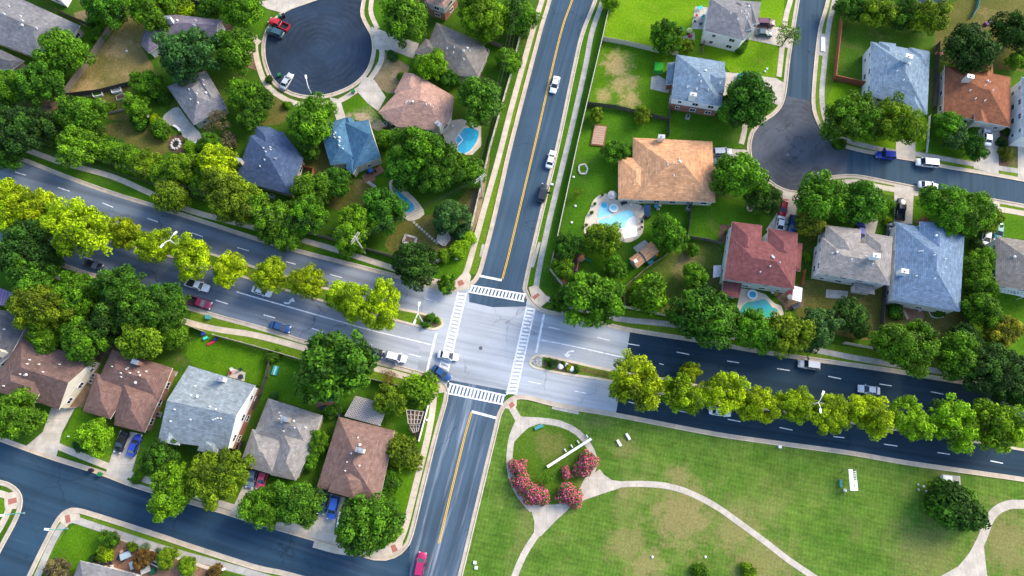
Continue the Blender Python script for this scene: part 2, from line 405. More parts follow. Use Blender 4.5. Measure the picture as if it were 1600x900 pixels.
lawn([(1428, 310), (1450, 310), (1450, 347), (1428, 345)], 'lush'); lawn([(1560, 335), (1660, 345), (1660, 372), (1560, 368)], 'lush')
lawn([(1255, 440), (1380, 450), (1376, 520), (1340, 530), (1250, 500)], 'dry2', .012)
lawn([(1385, 475), (1500, 490), (1505, 530), (1380, 520)], 'dry2', .012)
lawn([(1510, 450), (1640, 465), (1640, 560), (1530, 530)], 'lush', .012)
lawn([(205, 22), (228, 45), (222, 75), (238, 100), (240, 130), (205, 136), (108, 152), (150, 85)], 'dry')
lawn([(150, 200), (200, 190), (262, 205), (270, 235), (225, 245), (160, 232), (140, 215)], 'dry2')
lawn([(148, 150), (205, 140), (215, 175), (200, 190), (155, 180)], 'dry2')
lawn([(122, 45), (150, 55), (150, 80), (128, 85), (110, 65)], 'lawn'); lawn([(115, 20), (150, 18), (160, 45), (130, 40)], 'bare')
lawn([(405, 140), (440, 160), (450, 185), (430, 195), (400, 190)], 'dry2'); lawn([(400, 0), (424, 15), (412, 45), (398, 60), (380, 20)], 'lawn')
lawn([(603, 82), (625, 90), (640, 105), (625, 140), (605, 145), (585, 125)], 'bare'); lawn([(620, 80), (660, 92), (650, 105), (625, 95)], 'lush', .012)
lawn([(535, 162), (560, 148), (578, 165), (600, 195), (590, 205), (560, 188), (540, 183)], 'halfbare')
lawn([(575, 15), (585, 5), (620, 20), (640, 60), (600, 45), (590, 45)], 'lawn')
lawn([(755, 70), (800, 80), (795, 130), (770, 120), (750, 115), (765, 90)], 'lawn')
lawn([(470, 250), (500, 210), (525, 270), (560, 280), (585, 290), (560, 330), (530, 330), (500, 310)], 'dry2')
lawn([(580, 280), (605, 275), (618, 285), (600, 295)], 'lush', .012)
lawn([(640, 340), (680, 335), (720, 310), (765, 240), (742, 330), (725, 380), (680, 405), (610, 395), (605, 370)], 'dry2'); lawn([(735, 310), (765, 242), (748, 340), (728, 375), (722, 330)], 'bare', .012)
lawn([(690, 445), (682, 415), (728, 390), (742, 370), (736, 430), (720, 435), (705, 450)], 'lush', .012)
lawn([(310, 530), (340, 528), (400, 545), (423, 568), (410, 600), (399, 600), (300, 570), (295, 540)], 'lush'); lawn([(425, 560), (470, 570), (560, 600), (570, 625), (505, 645), (420, 620), (405, 640)], 'lawn')
lawn([(575, 595), (670, 630), (660, 680), (610, 670), (600, 640)], 'lawn')
lawn([(120, 640), (140, 650), (180, 672), (190, 690), (175, 728), (92, 695), (105, 670)], 'lush'); lawn([(225, 680), (250, 690), (300, 720), (330, 740), (220, 740)], 'lawn')
lawn([(380, 750), (470, 755), (480, 800), (460, 830), (370, 805)], 'lawn'); lawn([(612, 680), (655, 690), (645, 760), (628, 830), (600, 855), (540, 850), (530, 815), (595, 790)], 'lush')
lawn([(112, 822), (135, 822), (165, 832), (170, 865), (150, 885), (90, 890), (80, 870)], 'lush', .012); lawn([(-30, 760), (5, 780), (5, 800), (-30, 830)], 'lush')
# verges between kerb and walk
def verge(pts, mat='verge'): sheet('verge', pts, .014, M[mat])
verge([(47, 250), (100, 275), (325, 349), (475, 395), (615, 431), (680, 449), (700, 430), (500, 372), (235, 292), (100, 245), (40, 228)], 'lawn')
verge([(859, 0), (843, 0), (779, 247), (757, 325), (722, 425), (748, 430), (770, 350), (800, 215)])
verge([(930, 0), (951, 0), (940, 65), (902, 225), (871, 370), (859, 425), (845, 445), (819, 447), (845, 337), (872, 225), (897, 107), (910, 52)], 'lawn')
verge([(299, 485), (400, 512), (485, 537), (585, 565), (672, 590), (680, 615), (560, 590), (400, 548), (296, 512)])
verge([(696, 612), (668, 620), (654, 690), (640, 760), (600, 868), (632, 855), (660, 762), (682, 675)], 'lush')
verge([(850, 480), (885, 491), (985, 516), (1120, 537), (1377, 577), (1600, 611), (1640, 590), (1380, 550), (1180, 520), (1050, 500), (890, 465)])
verge([(90, 700), (217, 755), (375, 807), (525, 851), (530, 830), (380, 780), (230, 730), (95, 690)])
verge([(100, 802), (150, 805), (300, 854), (450, 897), (440, 915), (300, 880), (150, 826), (110, 815), (60, 905), (47, 897), (80, 838)])
verge([(1294, -10), (1320, -10), (1305, 120), (1292, 160), (1310, 210), (1400, 240), (1400, 246), (1307, 225), (1277, 187), (1271, 160), (1282, 45)])
verge([(1226, -5), (1246, -5), (1232, 87), (1222, 140), (1210, 130), (1222, 60)], 'lush')
verge([(1300, 279), (1337, 276), (1437, 295), (1640, 330), (1640, 345), (1420, 310), (1310, 292)])
verge([(1430, 248), (1475, 258), (1640, 288), (1640, 270), (1520, 250), (1430, 235)])

# road surfaces
blvd_ang = -R(-16)
c = G(765, 535); M['old'] = asphalt('old_asphalt', (.130, .162, .205), (.32, .36, .42), .4, R(-16), (.012, .5, 1), worn_or_vignette=(c.x, c.y, 18, 62, (.36, .38, .42)))  # pales toward the crossing, partly wear and partly painted lens vignette
M['pale'] = asphalt('pale_asphalt', (.37, .395, .43), (.60, .61, .63), .4, R(-12), (.02, .4, 1), patch=.2)
M['new'] = asphalt('new_black_asphalt', (.014, .037, .060), (.05, .075, .12), .35, R(-9), (.012, .6, 1))
M['blue'] = asphalt('blue_grey_asphalt', (.042, .078, .118), (.12, .16, .22), .3, R(75), (.012, .8, 1))
M['worn_or_vignette'] = asphalt('worn_asphalt', (.060, .098, .142), (.42, .46, .53), .7, R(75.5), (.03, .6, 1))
M['street'] = asphalt('street_asphalt', (.022, .055, .092), (.12, .16, .22), .35, R(-17), (.02, .45, 1), cracks=.12)
c = G(498, 75); M['sac'] = asphalt('dark_circle_asphalt', (.016, .032, .058), (.105, .13, .18), .0, rings=(c.x, c.y, .14), cracks=.2, patch=.7)
c = G(1240, 240); M['sac2'] = asphalt('grey_circle_asphalt', (.064, .074, .094), (.18, .19, .22), .2, R(40), (.06, .2, 1), rings=(c.x, c.y, .15), patch=.7)
M['street2'] = asphalt('side_street_asphalt', (.034, .068, .102), (.12, .16, .21), .3, R(82), (.02, .6, 1))

BT_L = [(-120, 196), (0, 236), (25, 245), (100, 275), (175, 302), (250, 325), (325, 349), (405, 375), (475, 395), (550, 414), (615, 431), (680, 449), (715, 452), (735, 445), (748, 430)]
TL = [(748, 430), (757, 400), (770, 350), (785, 285), (800, 220), (841, 62), (859, 0), (874, -60)]
TR = [(945, -60), (930, 0), (910, 52), (897, 107), (872, 225), (845, 337), (822, 437), (821, 455), (830, 472), (845, 484), (865, 490)]
BT_R = [(865, 490), (885, 491), (942, 506), (985, 516), (1082, 531), (1120, 537), (1160, 545), (1235, 557), (1377, 577), (1470, 592), (1600, 612), (1720, 630)]
BB_R = [(1720, 768), (1600, 749), (1425, 724), (1325, 707), (1200, 690), (1107, 676), (962, 648), (900, 638), (860, 630), (825, 621), (805, 621), (791, 630), (781, 645), (774, 672)]
LR = [(774, 672), (745, 792), (720, 895), (700, 975)]
LL = [(615, 975), (625, 900), (628, 885), (640, 860)]
BB_L = [(642, 835), (660, 762), (682, 675), (696, 625), (696, 608), (687, 597), (672, 590), (650, 582), (585, 565), (485, 537), (400, 511), (307, 485), (155, 434), (110, 419), (0, 380), (-120, 335)]
ST_T = [(642, 835), (632, 855), (615, 868), (585, 871), (525, 851), (467, 834), (375, 807), (350, 799), (217, 760), (160, 739), (87, 716), (32, 697), (-120, 640)]
ST_B = [(640, 975), (560, 930), (450, 897), (400, 886), (300, 854), (250, 837), (150, 805), (120, 797), (105, 799), (92, 810), (75, 840), (47, 897), (10, 975)]
ISL = [(-60, 738), (0, 754), (15, 759), (27, 769), (32, 783), (27, 805), (12, 835), (0, 857), (-60, 975)]
def W(l): return spline(GL(l), 1.5)
# main boulevard and intersection, one sheet each
def road(name, pts, z, mat): mb = MB(); mb.poly(pts, z); return struct(name, mb, M[mat])
road('boulevard_road', W(BT_L)[:-1] + [G(760, 478), G(690, 585), G(690, 598)] + W(BB_L[5:]), .02, 'old')
road('crossing_road', [G(664, 447)] + W(BT_L[11:]) + [G(735, 462), G(822, 476)] + W(TR[-4:])[1:] + W(BT_R[:4]) + [G(962, 648)] + W(BB_R[6:])[1:-8] + [G(781, 612), G(700, 596)] + W(BB_L[4:8])[:-1] + [G(652, 583)], .026, 'pale')
road('new_boulevard_road', W(BT_R[3:]) + W(BB_R[:7]), .03, 'new')
road('upper_road', W(TL)[0:] + W(TR)[:-6] + [G(822, 479), G(770, 480), G(733, 472), G(733, 452)], .034, 'blue')
road('lower_road', [G(704, 594), G(786, 610)] + W(BB_R[-4:])[2:] + W(LR)[1:] + [G(640, 975), G(640, 860)] + W(BB_L[:5]), .034, 'worn_or_vignette')
road('residential_street', W(ST_T) + W(ISL) + [G(10, 975)] + W(ST_B[::-1])[1:] + [G(640, 975), G(655, 900), G(660, 820)], .03, 'street')
# circles
CIRC = [(512, -8), (475, 5), (445, 17), (422, 40), (412, 65), (413, 95), (425, 125), (445, 142), (470, 151), (500, 152), (530, 145), (558, 130), (577, 108), (585, 78), (582, 55), (575, 42), (567, 25), (568, 5), (580, -40)]
road('cul_de_sac_road', W(CIRC) + [G(530, -40)], .03, 'sac')
VL = [(1256, -60), (1246, 0), (1232, 87), (1224, 150), (1212, 174), (1190, 190), (1175, 207), (1170, 235), (1178, 260), (1200, 283), (1222, 297), (1247, 302), (1268, 296), (1285, 284), (1300, 278), (1337, 276), (1395, 287), (1437, 295), (1537, 311), (1720, 345)]
VR = [(1303, -60), (1294, 0), (1282, 45), (1275, 100), (1271, 160), (1277, 187), (1287, 205), (1307, 223), (1340, 234), (1400, 245), (1430, 250), (1475, 260), (1560, 274), (1720, 303)]
road('side_street_road', W(VL) + W(VR[::-1]), .03, 'street2')
road('turning_circle_road', [G(1227, 150)] + W(VL[4:15])[0:] + [G(1322, 277), G(1326, 234)] + W(VR[4:8][::-1]) + [G(1270, 158)], .036, 'sac2')
# dark bands at the crossing
sheet('asphalt_patch', [(700, 597), (705, 594), (792, 610), (786, 618)], .04, M['worn_or_vignette'])
sheet('asphalt_patch', [(741, 464), (822, 473), (822, 478), (770, 478), (742, 470)], .04, M['blue'])

# medians
MED_L = [(-120, 246), (0, 290), (60, 310), (167, 345), (300, 386), (442, 429), (520, 452), (617, 479), (650, 486), (682, 494), (693, 501), (692, 510), (680, 516), (665, 514), (622, 503), (490, 468), (325, 418), (215, 390), (175, 380), (60, 345), (0, 325), (-120, 285)]
MED_R = [(1720, 690), (1600, 676), (1445, 653), (1330, 636), (1200, 617), (1142, 609), (1087, 600), (1030, 589), (960, 578), (900, 565), (850, 554), (834, 556), (827, 565), (833, 575), (875, 585), (947, 596), (1030, 616), (1100, 628), (1215, 644), (1327, 662), (1442, 680), (1520, 692), (1600, 705), (1720, 724)]
for m_ in (MED_L, MED_R):
    L = spline(GL(m_), 1.5, True); mb = MB(); mb.prism(L, .0, .13, bottom=False); o = struct('median_kerb', mb, M['kerb'])
    if area(L) < 0: L = L[::-1]
    I = offset_line(L, .55, True); mb = MB(); mb.poly(I, .145); struct('median_verge', mb, M['verge'])
sheet('median_bed', [(851, 558), (905, 570), (904, 580), (899, 585), (847, 574)], .155, M['mulch'])
sheet('median_bed', [(659, 492), (684, 499), (688, 505), (682, 511), (659, 508)], .155, M['mulch'])
k = N('cobbled_concrete', .9); vo = k.n('TexVoronoi', feature='DISTANCE_TO_EDGE'); k.l(k.coord(), vo.inputs[0]); vo.inputs['Scale'].default_value = 1.3
sheet('median_dry_verge', [(908, 573), (950, 582), (952, 591), (905, 582)], .152, M['dry2'])
M['cobble'] = k.done(k.mix(k.ramp(vo.outputs[0], .03, .12), (.16, .15, .15), (.42, .40, .38)))
sheet('median_nose_paving', [(832, 561), (848, 557), (846, 574), (836, 571), (831, 566)], .155, M['cobble'])

# kerbs with gutters
KL = [BT_L + TL[1:], TR + BT_R[1:], BB_R + LR[1:], BB_L[::-1] + ST_T[1:], ST_B, ISL, CIRC, VL, VR]
KL[3] = BB_L[::-1][:-1] + ST_T
for i, l in enumerate(KL):
    L = W(l); n = len(L)
    mb = MB(); ribbon(mb, L, .95, .0448 + i * .0006); struct('gutter', mb, M['gutter'])
    mb = MB(); ribbon(mb, L, .24, .02, .15, shift=0.42 if i in (0, 1, 2, 3, 4, 7) else -.42 if i in (8,) else .42)
    struct('kerb', mb, M['kerb'])
# concrete drain aprons
sheet('drain_apron', [(863, 633), (905, 641), (904, 648), (862, 639)], .06, M['walk_gray'])
sheet('drain_apron', [(841, 378), (845, 379), (834, 418), (829, 417)], .06, M['walk_gray']); sheet('drain_apron', [(753, 382), (758, 382), (755, 402), (749, 401)], .06, M['walk_gray'])
sheet('drain_apron', [(870, 484), (890, 487), (889, 494), (872, 492)], .06, M['walk_gray']); sheet('drain_apron', [(1282, 52), (1292, 54), (1287, 88), (1279, 86)], .06, M['walk_gray'])

# walks
def walk(pts, w=1.35, mat='walk', z=.052):
    mb = MB(); ribbon(mb, W(pts), w, z + lift()); struct('sidewalk', mb, M[mat])
walk([(-60, 195), (47, 236), (100, 255), (175, 276), (235, 302), (300, 330), (400, 356), (500, 383), (555, 400), (617, 420), (680, 440), (718, 441)])
walk([(862, -60), (847, 0), (836, 35), (800, 165), (779, 247), (757, 325), (730, 422), (720, 440)])
walk([(958, -60), (942, 0), (925, 50), (914, 107), (888, 222), (857, 350), (838, 447), (846, 462), (870, 472), (960, 497), (1047, 507), (1150, 527), (1267, 546), (1375, 566), (1600, 600), (1720, 618)], 1.3, 'walk_gray')
walk([(-120, 340), (110, 440), (299, 505), (400, 524), (482, 546), (580, 574), (632, 588), (676, 604), (678, 620), (671, 670), (650, 757), (628, 838), (605, 862), (540, 862), (490, 850)])
walk([(90, 697), (175, 731), (230, 750), (370, 795), (470, 826), (525, 842)])
walk([(40, 940), (60, 897), (82, 847), (100, 819), (115, 812), (135, 818), (175, 831), (250, 856), (350, 884), (400, 898), (470, 920)], 1.4, 'walk_gray')
walk([(-60, 775), (0, 771), (18, 782), (12, 800), (0, 825), (-60, 920)])
walk([(1246, -60), (1235, 0), (1227, 32), (1217, 120)], 1.3); walk([(1313, -60), (1304, 0), (1295, 40), (1288, 100), (1284, 150), (1289, 185), (1300, 205), (1330, 222), (1400, 238), (1432, 241), (1525, 257), (1640, 275)], 1.3, 'walk_gray')
walk([(1310, 286), (1337, 284), (1372, 292), (1430, 302), (1562, 327), (1640, 340)]); walk([(1165, 182), (1163, 205), (1158, 225)], 1.3)
walk([(398, 55), (401, 90), (415, 130), (440, 152), (468, 163), (500, 164), (530, 158), (556, 142), (575, 128), (596, 95), (596, 75)], 1.4)
walk([(585, -30), (580, 5), (580, 22), (590, 45)], 1.2); walk([(380, 85), (402, 60)], 3.)
# ramp pads
def pad(a): sheet('ramp', a[0], .056, M['walk']); sheet('tactile_pad', a[1], .064, M['brickpad'])
pad(([(713, 437), (730, 420), (736, 432), (733, 447), (715, 452), (708, 446)], [(714, 440), (722, 437), (726, 444), (717, 448)]))
pad(([(826, 449), (838, 445), (854, 463), (860, 467), (845, 480), (832, 470)], [(831, 464), (840, 458), (844, 461), (835, 469)]))
pad(([(791, 628), (808, 621), (807, 634), (803, 640), (790, 638)], [(794, 631), (800, 627), (805, 633), (798, 639)]))
pad(([(674, 592), (690, 600), (694, 613), (677, 616), (674, 604)], [(677, 602), (683, 598), (688, 606), (681, 610)]))
pad(([(606, 848), (630, 845), (628, 856), (612, 867), (596, 866)], [(610, 853), (617, 850), (622, 860), (614, 864)]))
pad(([(97, 806), (108, 799), (124, 800), (126, 812), (112, 814), (104, 824), (94, 815)], [(101, 806), (109, 804), (111, 815), (104, 818)]))
pad(([(6, 772), (22, 768), (30, 782), (26, 795), (8, 795)], [(13, 780), (26, 777), (27, 785), (13, 789)]))

# park paths
def ppath(pts, w=1.35): mb = MB(); ribbon(mb, W(pts), w, .0235 + lift()); struct('park_path', mb, M['path'])
ppath([(800, 637), (806, 648), (812, 658)], 1.5)
ppath([(812, 655), (801, 680), (796, 712), (799, 745), (813, 775), (832, 797)]); ppath([(812, 656), (840, 657), (875, 662), (903, 676), (919, 695), (927, 712), (928, 728), (917, 752), (905, 775)])
sheet('park_path', [(806, 650), (813, 650), (822, 653), (843, 652), (843, 662), (826, 668), (813, 680), (804, 690), (806, 665)], .024, M['path'])
sheet('park_path', [(937, 733), (944, 742), (956, 750), (970, 752), (970, 762), (940, 772), (905, 784), (912, 765), (920, 746), (930, 738)], .024, M['path'])
sheet('park_path', [(822, 786), (838, 789), (870, 788), (896, 782), (890, 794), (867, 815), (845, 838), (834, 837), (835, 815), (830, 797)], .024, M['path'])
ppath([(968, 757), (1000, 756), (1040, 759), (1075, 769), (1115, 789), (1150, 813), (1200, 850), (1235, 877), (1300, 920)], 1.25)
ppath([(842, 830), (825, 855), (810, 885), (790, 940)], 1.35); ppath([(895, 785), (917, 774), (940, 766)], 1.3)
ppath([(1700, 792), (1600, 788), (1575, 789), (1555, 799), (1543, 817), (1536, 838), (1524, 862), (1510, 885), (1490, 900)], 1.8)
sheet('park_path', [(1535, 835), (1538, 860), (1540, 880), (1545, 920), (1440, 920), (1470, 900), (1497, 885), (1513, 866), (1524, 848)], .024, M['path'])

# driveways
for d in ([(580, 42), (595, 47), (655, 68), (646, 92), (620, 82), (600, 78), (585, 77), (584, 60)], [(570, 120), (585, 125), (603, 152), (591, 174), (575, 162), (556, 141)], [(515, 152), (532, 156), (541, 186), (526, 188)],
          [(400, 3), (512, -12), (470, 8), (440, 20), (418, 14)], [(1128, 112), (1212, 122), (1226, 130), (1220, 165), (1200, 160), (1130, 150)], [(1170, 37), (1240, 46), (1236, 76), (1170, 62)],
          [(1110, 232), (1165, 234), (1172, 244), (1165, 252), (1112, 264)], [(1213, 294), (1250, 303), (1247, 345), (1240, 366), (1196, 360), (1216, 330)], [(1345, 285), (1372, 290), (1372, 345), (1366, 368), (1348, 366), (1352, 330)],
          [(1397, 289), (1428, 294), (1425, 350), (1397, 350)], [(1400, 215), (1430, 222), (1430, 249), (1399, 244)], [(1530, 190), (1562, 198), (1560, 273), (1521, 263)], [(1590, 215), (1640, 215), (1640, 288), (1590, 279)],
          [(1537, 312), (1562, 317), (1560, 378), (1536, 374)], [(80, 638), (118, 636), (97, 676), (88, 714), (40, 698), (67, 675)], [(188, 672), (224, 678), (207, 735), (197, 752), (165, 740)], [(385, 748), (402, 756), (378, 808), (360, 802)],
          [(498, 765), (540, 778), (525, 812), (520, 848), (478, 836), (497, 805)]):
    sheet('driveway', d, .058, M['drive'])
# patios
for n_, d, m_, s_ in (('patio', [(254, 185), (262, 175), (278, 167), (292, 185), (305, 200), (316, 212), (312, 222), (300, 227), (288, 222), (284, 208), (275, 197), (262, 196)], 'patio', 1), ('patio', [(1080, 45), (1086, 10), (1110, 12), (1100, 46)], 'patio', 0),
   ('patio', [(1063, 60), (1085, 50), (1086, 62), (1078, 66), (1062, 63)], 'patio', 0), ('patio', [(1018, 120), (1028, 118), (1050, 130), (1044, 146), (1016, 139)], 'patio', 0), ('patio', [(1291, 452), (1325, 455), (1324, 468), (1290, 465)], 'patio', 0),
   ('brick_patio', [(1409, 480), (1443, 484), (1443, 503), (1409, 500)], 'pavers', 0), ('patio', [(361, 575), (384, 582), (382, 596), (355, 588)], 'drive', 0), ('brick_patio', [(490, 628), (500, 618), (525, 617), (532, 624), (515, 640), (500, 640)], 'pavers', 1),
   ('patio', [(565, 275), (575, 268), (595, 258), (601, 268), (586, 276), (587, 283), (571, 287)], 'pavers', 0), ('gravel_bed', [(160, 838), (190, 842), (330, 885), (345, 912), (210, 905), (145, 882)], 'pavers', 0), ('gravel_yard', [(120, 590), (148, 570), (160, 562), (130, 636), (108, 637)], 'soil', 0),
   ('gravel_bed', [(182, 842), (330, 892), (330, 886), (182, 836)], 'deck', 0), ('soil_bed', [(1125, 350), (1143, 352), (1138, 378), (1122, 378)], 'mulch', 0), ('soil_bed', [(1200, 445), (1256, 452), (1256, 480), (1228, 485)], 'soil', 0),
   ('soil_bed', [(636, 642), (664, 642), (655, 690), (640, 672)], 'soil', 0), ('soil_bed', [(870, 385), (900, 395), (905, 420), (880, 445), (860, 420)], 'mulch', 1), ('flower_bed', [(262, 222), (275, 210), (287, 214), (300, 230), (282, 240), (268, 236)], 'mulch', 1),
   ('flower_bed', [(1430, 345), (1447, 338), (1452, 347), (1430, 350)], 'mulch', 0), ('soil_bed', [(1560, 200), (1580, 202), (1576, 260), (1561, 268)], 'mulch', 0), ('dirt_yard', [(345, 30), (395, 60), (400, 110), (350, 95)], 'soil', 0),
   ('dirt_yard', [(60, 140), (130, 150), (90, 200), (60, 190)], 'soil', 0), ('dirt_yard', [(140, 530), (200, 535), (175, 550), (150, 570)], 'soil', 0)):
    sheet(n_, d, .046, M[m_], bool(s_))

# painted markings
def mline(mb, a, b, w, z=.062):
    A, B = G(*a), G(*b); ribbon(mb, [A, B], w, z)
mb = MB()
for a in ('24 269 41 274,91 293 109 299,160 317 177 324,230 341 247 347,300 364 317 370,371 387 389 392,447 409 462 413,516 429 535 434,590 448 608 453,665 467 682 472,131 401 145 406,187 420 205 426,262 445 280 451,337 469 356 475,412 492 430 497,487 513 505 519,566 534 582 539,639 553 658 558,'
          '857 511 876 515,933 527 953 532,980 537 999 540,1057 550 1077 554,1136 564 1155 567,1214 576 1234 579,1294 588 1314 592,1374 600 1393 603,1454 612 1474 616,1536 625 1555 629,826 596 845 600,898 611 918 615,982 628 995 631,1057 641 1076 645,1137 655 1157 659,1218 668 1238 672,1302 682 1319 684,'
          '1381 694 1402 697,1464 707 1484 710,1547 720 1567 724,1004 563 1012 565,1030 568 1037 570').split(','):
    x0, y0, x1, y1 = map(int, a.split()); mline(mb, (x0, y0), (x1, y1), .2)
struct('lane_marking', mb, M['mark'])
mb = MB()
for l in ([(370, 456), (400, 465), (530, 502), (580, 516), (675, 539)], [(844, 531), (900, 542), (962, 556), (975, 558)]): ribbon(mb, W(l), .28, .062)
for a, b, w in (((682, 520), (667, 581), .55), ((850, 491), (838, 551), .5), ((749, 431), (784, 438), .55), ((737, 643), (775, 653), .55)): mline(mb, a, b, w, .066)
struct('stop_line_marking', mb, M['mark'])
mb = MB()
for l in ([(911, -60), (894, 0), (875, 57), (836, 225), (800, 377), (785, 436)], [(737, 644), (728, 675), (710, 748), (686, 849)]):
    for s_ in (-.14, .14): ribbon(mb, W(l), .14, .07, shift=s_)
struct('centre_line_marking', mb, M['yellow'])
def crosswalk(a0, a1, b0, b1, n):
    mb = MB(); A0, A1, B0, B1 = (G(*p) for p in (a0, a1, b0, b1))
    ribbon(mb, [A0, A1], .34, .062); ribbon(mb, [B0, B1], .34, .062)
    for k in range(n):
        t = (k + .5) / n; p, q = A0.lerp(A1, t), B0.lerp(B1, t); d = (q - p).normalized() * .2
        ribbon(mb, [p + d, q - d], (A1 - A0).length / n * .57, .0625)
    struct('crosswalk_marking', mb, M['mark'])
crosswalk((716, 456), (687, 574), (729, 457), (700, 580), 21)
crosswalk((823, 479), (792, 617), (836, 481), (806, 617), 24)
crosswalk((736, 446), (822, 460), (731, 456), (819, 471), 16)
crosswalk((702, 599), (790, 618), (697, 614), (786, 632), 16)
def arrow(stem, head):
    mb = MB(); ribbon(mb, W(stem), .36, .062); mb.poly(GL(head), .0655); struct('arrow_marking', mb, M['mark'])
arrow([(897, 549), (890, 549), (885, 553)], [(880, 553), (886, 559), (892, 554)])
arrow([(444, 473), (451, 474), (456, 469)], [(451, 470), (458, 465), (461, 472)])
arrow([(596, 513), (603, 513), (607, 509)], [(602, 510), (609, 505), (611, 512)])
M['cover'] = plain('cast_iron_cover', (.10, .11, .12), .6, .2)
def cover(px, py, r): mb = MB(); mb.disc(G(px, py), r, .058); struct('manhole_pavement', mb, M['cover'])
cover(751, 544, .42)
cover(1231, 242, .4); cover(834, 397, .3); cover(867, 636, .35)
# ------------------------------------------------------------------ houses
def clip(poly, a, b, c):
    out = []; n = len(poly)
    for i in range(n):
        p, q = poly[i], poly[(i + 1) % n]; fp, fq = a * p[0] + b * p[1] + c, a * q[0] + b * q[1] + c
        if fp <= 0: out.append(p)
        if fp * fq < 0: t = fp / (fp - fq); out.append((p[0] + (q[0] - p[0]) * t, p[1] + (q[1] - p[1]) * t))
    return out
def inset(poly, d):
    n = len(poly); out = []
    d = d if isinstance(d, list) else [d] * n
    for i in range(n):
        a, b, c = Vector(poly[i - 1][:2]), Vector(poly[i][:2]), Vector(poly[(i + 1) % n][:2])
        u, v = (b - a).normalized(), (c - b).normalized(); nu, nv = Vector((-u.y, u.x)), Vector((-v.y, v.x))
        den = u.x * v.y - u.y * v.x
        p, q = a + nu * d[i - 1], b + nv * d[i]
        if abs(den) < .05: out.append(b + nv * d[i]); continue
        t = ((q.x - p.x) * v.y - (q.y - p.y) * v.x) / den; out.append(p + u * t)
    return out
def inside(poly, p):
    n = len(poly)
    return all((poly[(i + 1) % n][0] - poly[i][0]) * (p[1] - poly[i][1]) - (poly[(i + 1) % n][1] - poly[i][1]) * (p[0] - poly[i][0]) > 0 for i in range(n))
class Block:
    def __init__(s, px, gables, z, slope):
        P = GL(px, z); n = len(P)
        if area(P) < 0: P = P[::-1]; gables = [(n - 2 - g) % n for g in gables]
        s.P = [(p.x, p.y) for p in P]; s.z = z; s.g = set(gables); s.pl = []
        for i in range(n):
            a, b = Vector(s.P[i]), Vector(s.P[(i + 1) % n]); t = (b - a).normalized(); nn = Vector((-t.y, t.x)); sl_ = 25. if i in s.g else slope
            s.pl.append((nn.x * sl_, nn.y * sl_, -sl_ * nn.dot(a), t, a, nn, sl_))
    def h(s, p): return s.z + min(q[0] * p[0] + q[1] * p[1] + q[2] for q in s.pl)
    def faces(s):
        for i, q in enumerate(s.pl):
            poly = list(s.P)
            for j, r in enumerate(s.pl):
                if j != i and len(poly) > 2: poly = clip(poly, q[0] - r[0], q[1] - r[1], q[2] - r[2])
            if len(poly) < 3: continue
            pts = [(p[0], p[1], s.z + q[0] * p[0] + q[1] * p[1] + q[2]) for p in poly]
            k = math.sqrt(1 + q[6] ** 2); uv = []
            for p in poly:
                d = Vector(p) - q[4]; uv.append((d.dot(q[3]), d.dot(q[5]) * k))
            yield i, pts, uv
win_cache = {}
def window_mesh(w, h):
    if (w, h) not in win_cache:
        f = MB(); t = .1
        for c, d in (((0, -.03, h / 2 - t / 2), (w, .1, t)), ((0, -.03, -h / 2 + t / 2), (w, .1, t)), ((-w / 2 + t / 2, -.03, 0), (t, .1, h - 2 * t)), ((w / 2 - t / 2, -.03, 0), (t, .1, h - 2 * t)), ((0, -.03, 0), (.05, .07, h - 2 * t))): f.box(c, d)
        p = MB(); p.box((0, -.012, 0), (w - 2 * t, .03, h - 2 * t))
        a, b = f.build('window', M['white']), p.build('pane', M['glass']); win_cache[(w, h)] = (a.data, b.data)
        bpy.data.objects.remove(a); bpy.data.objects.remove(b)
    return win_cache[(w, h)]
chim = []
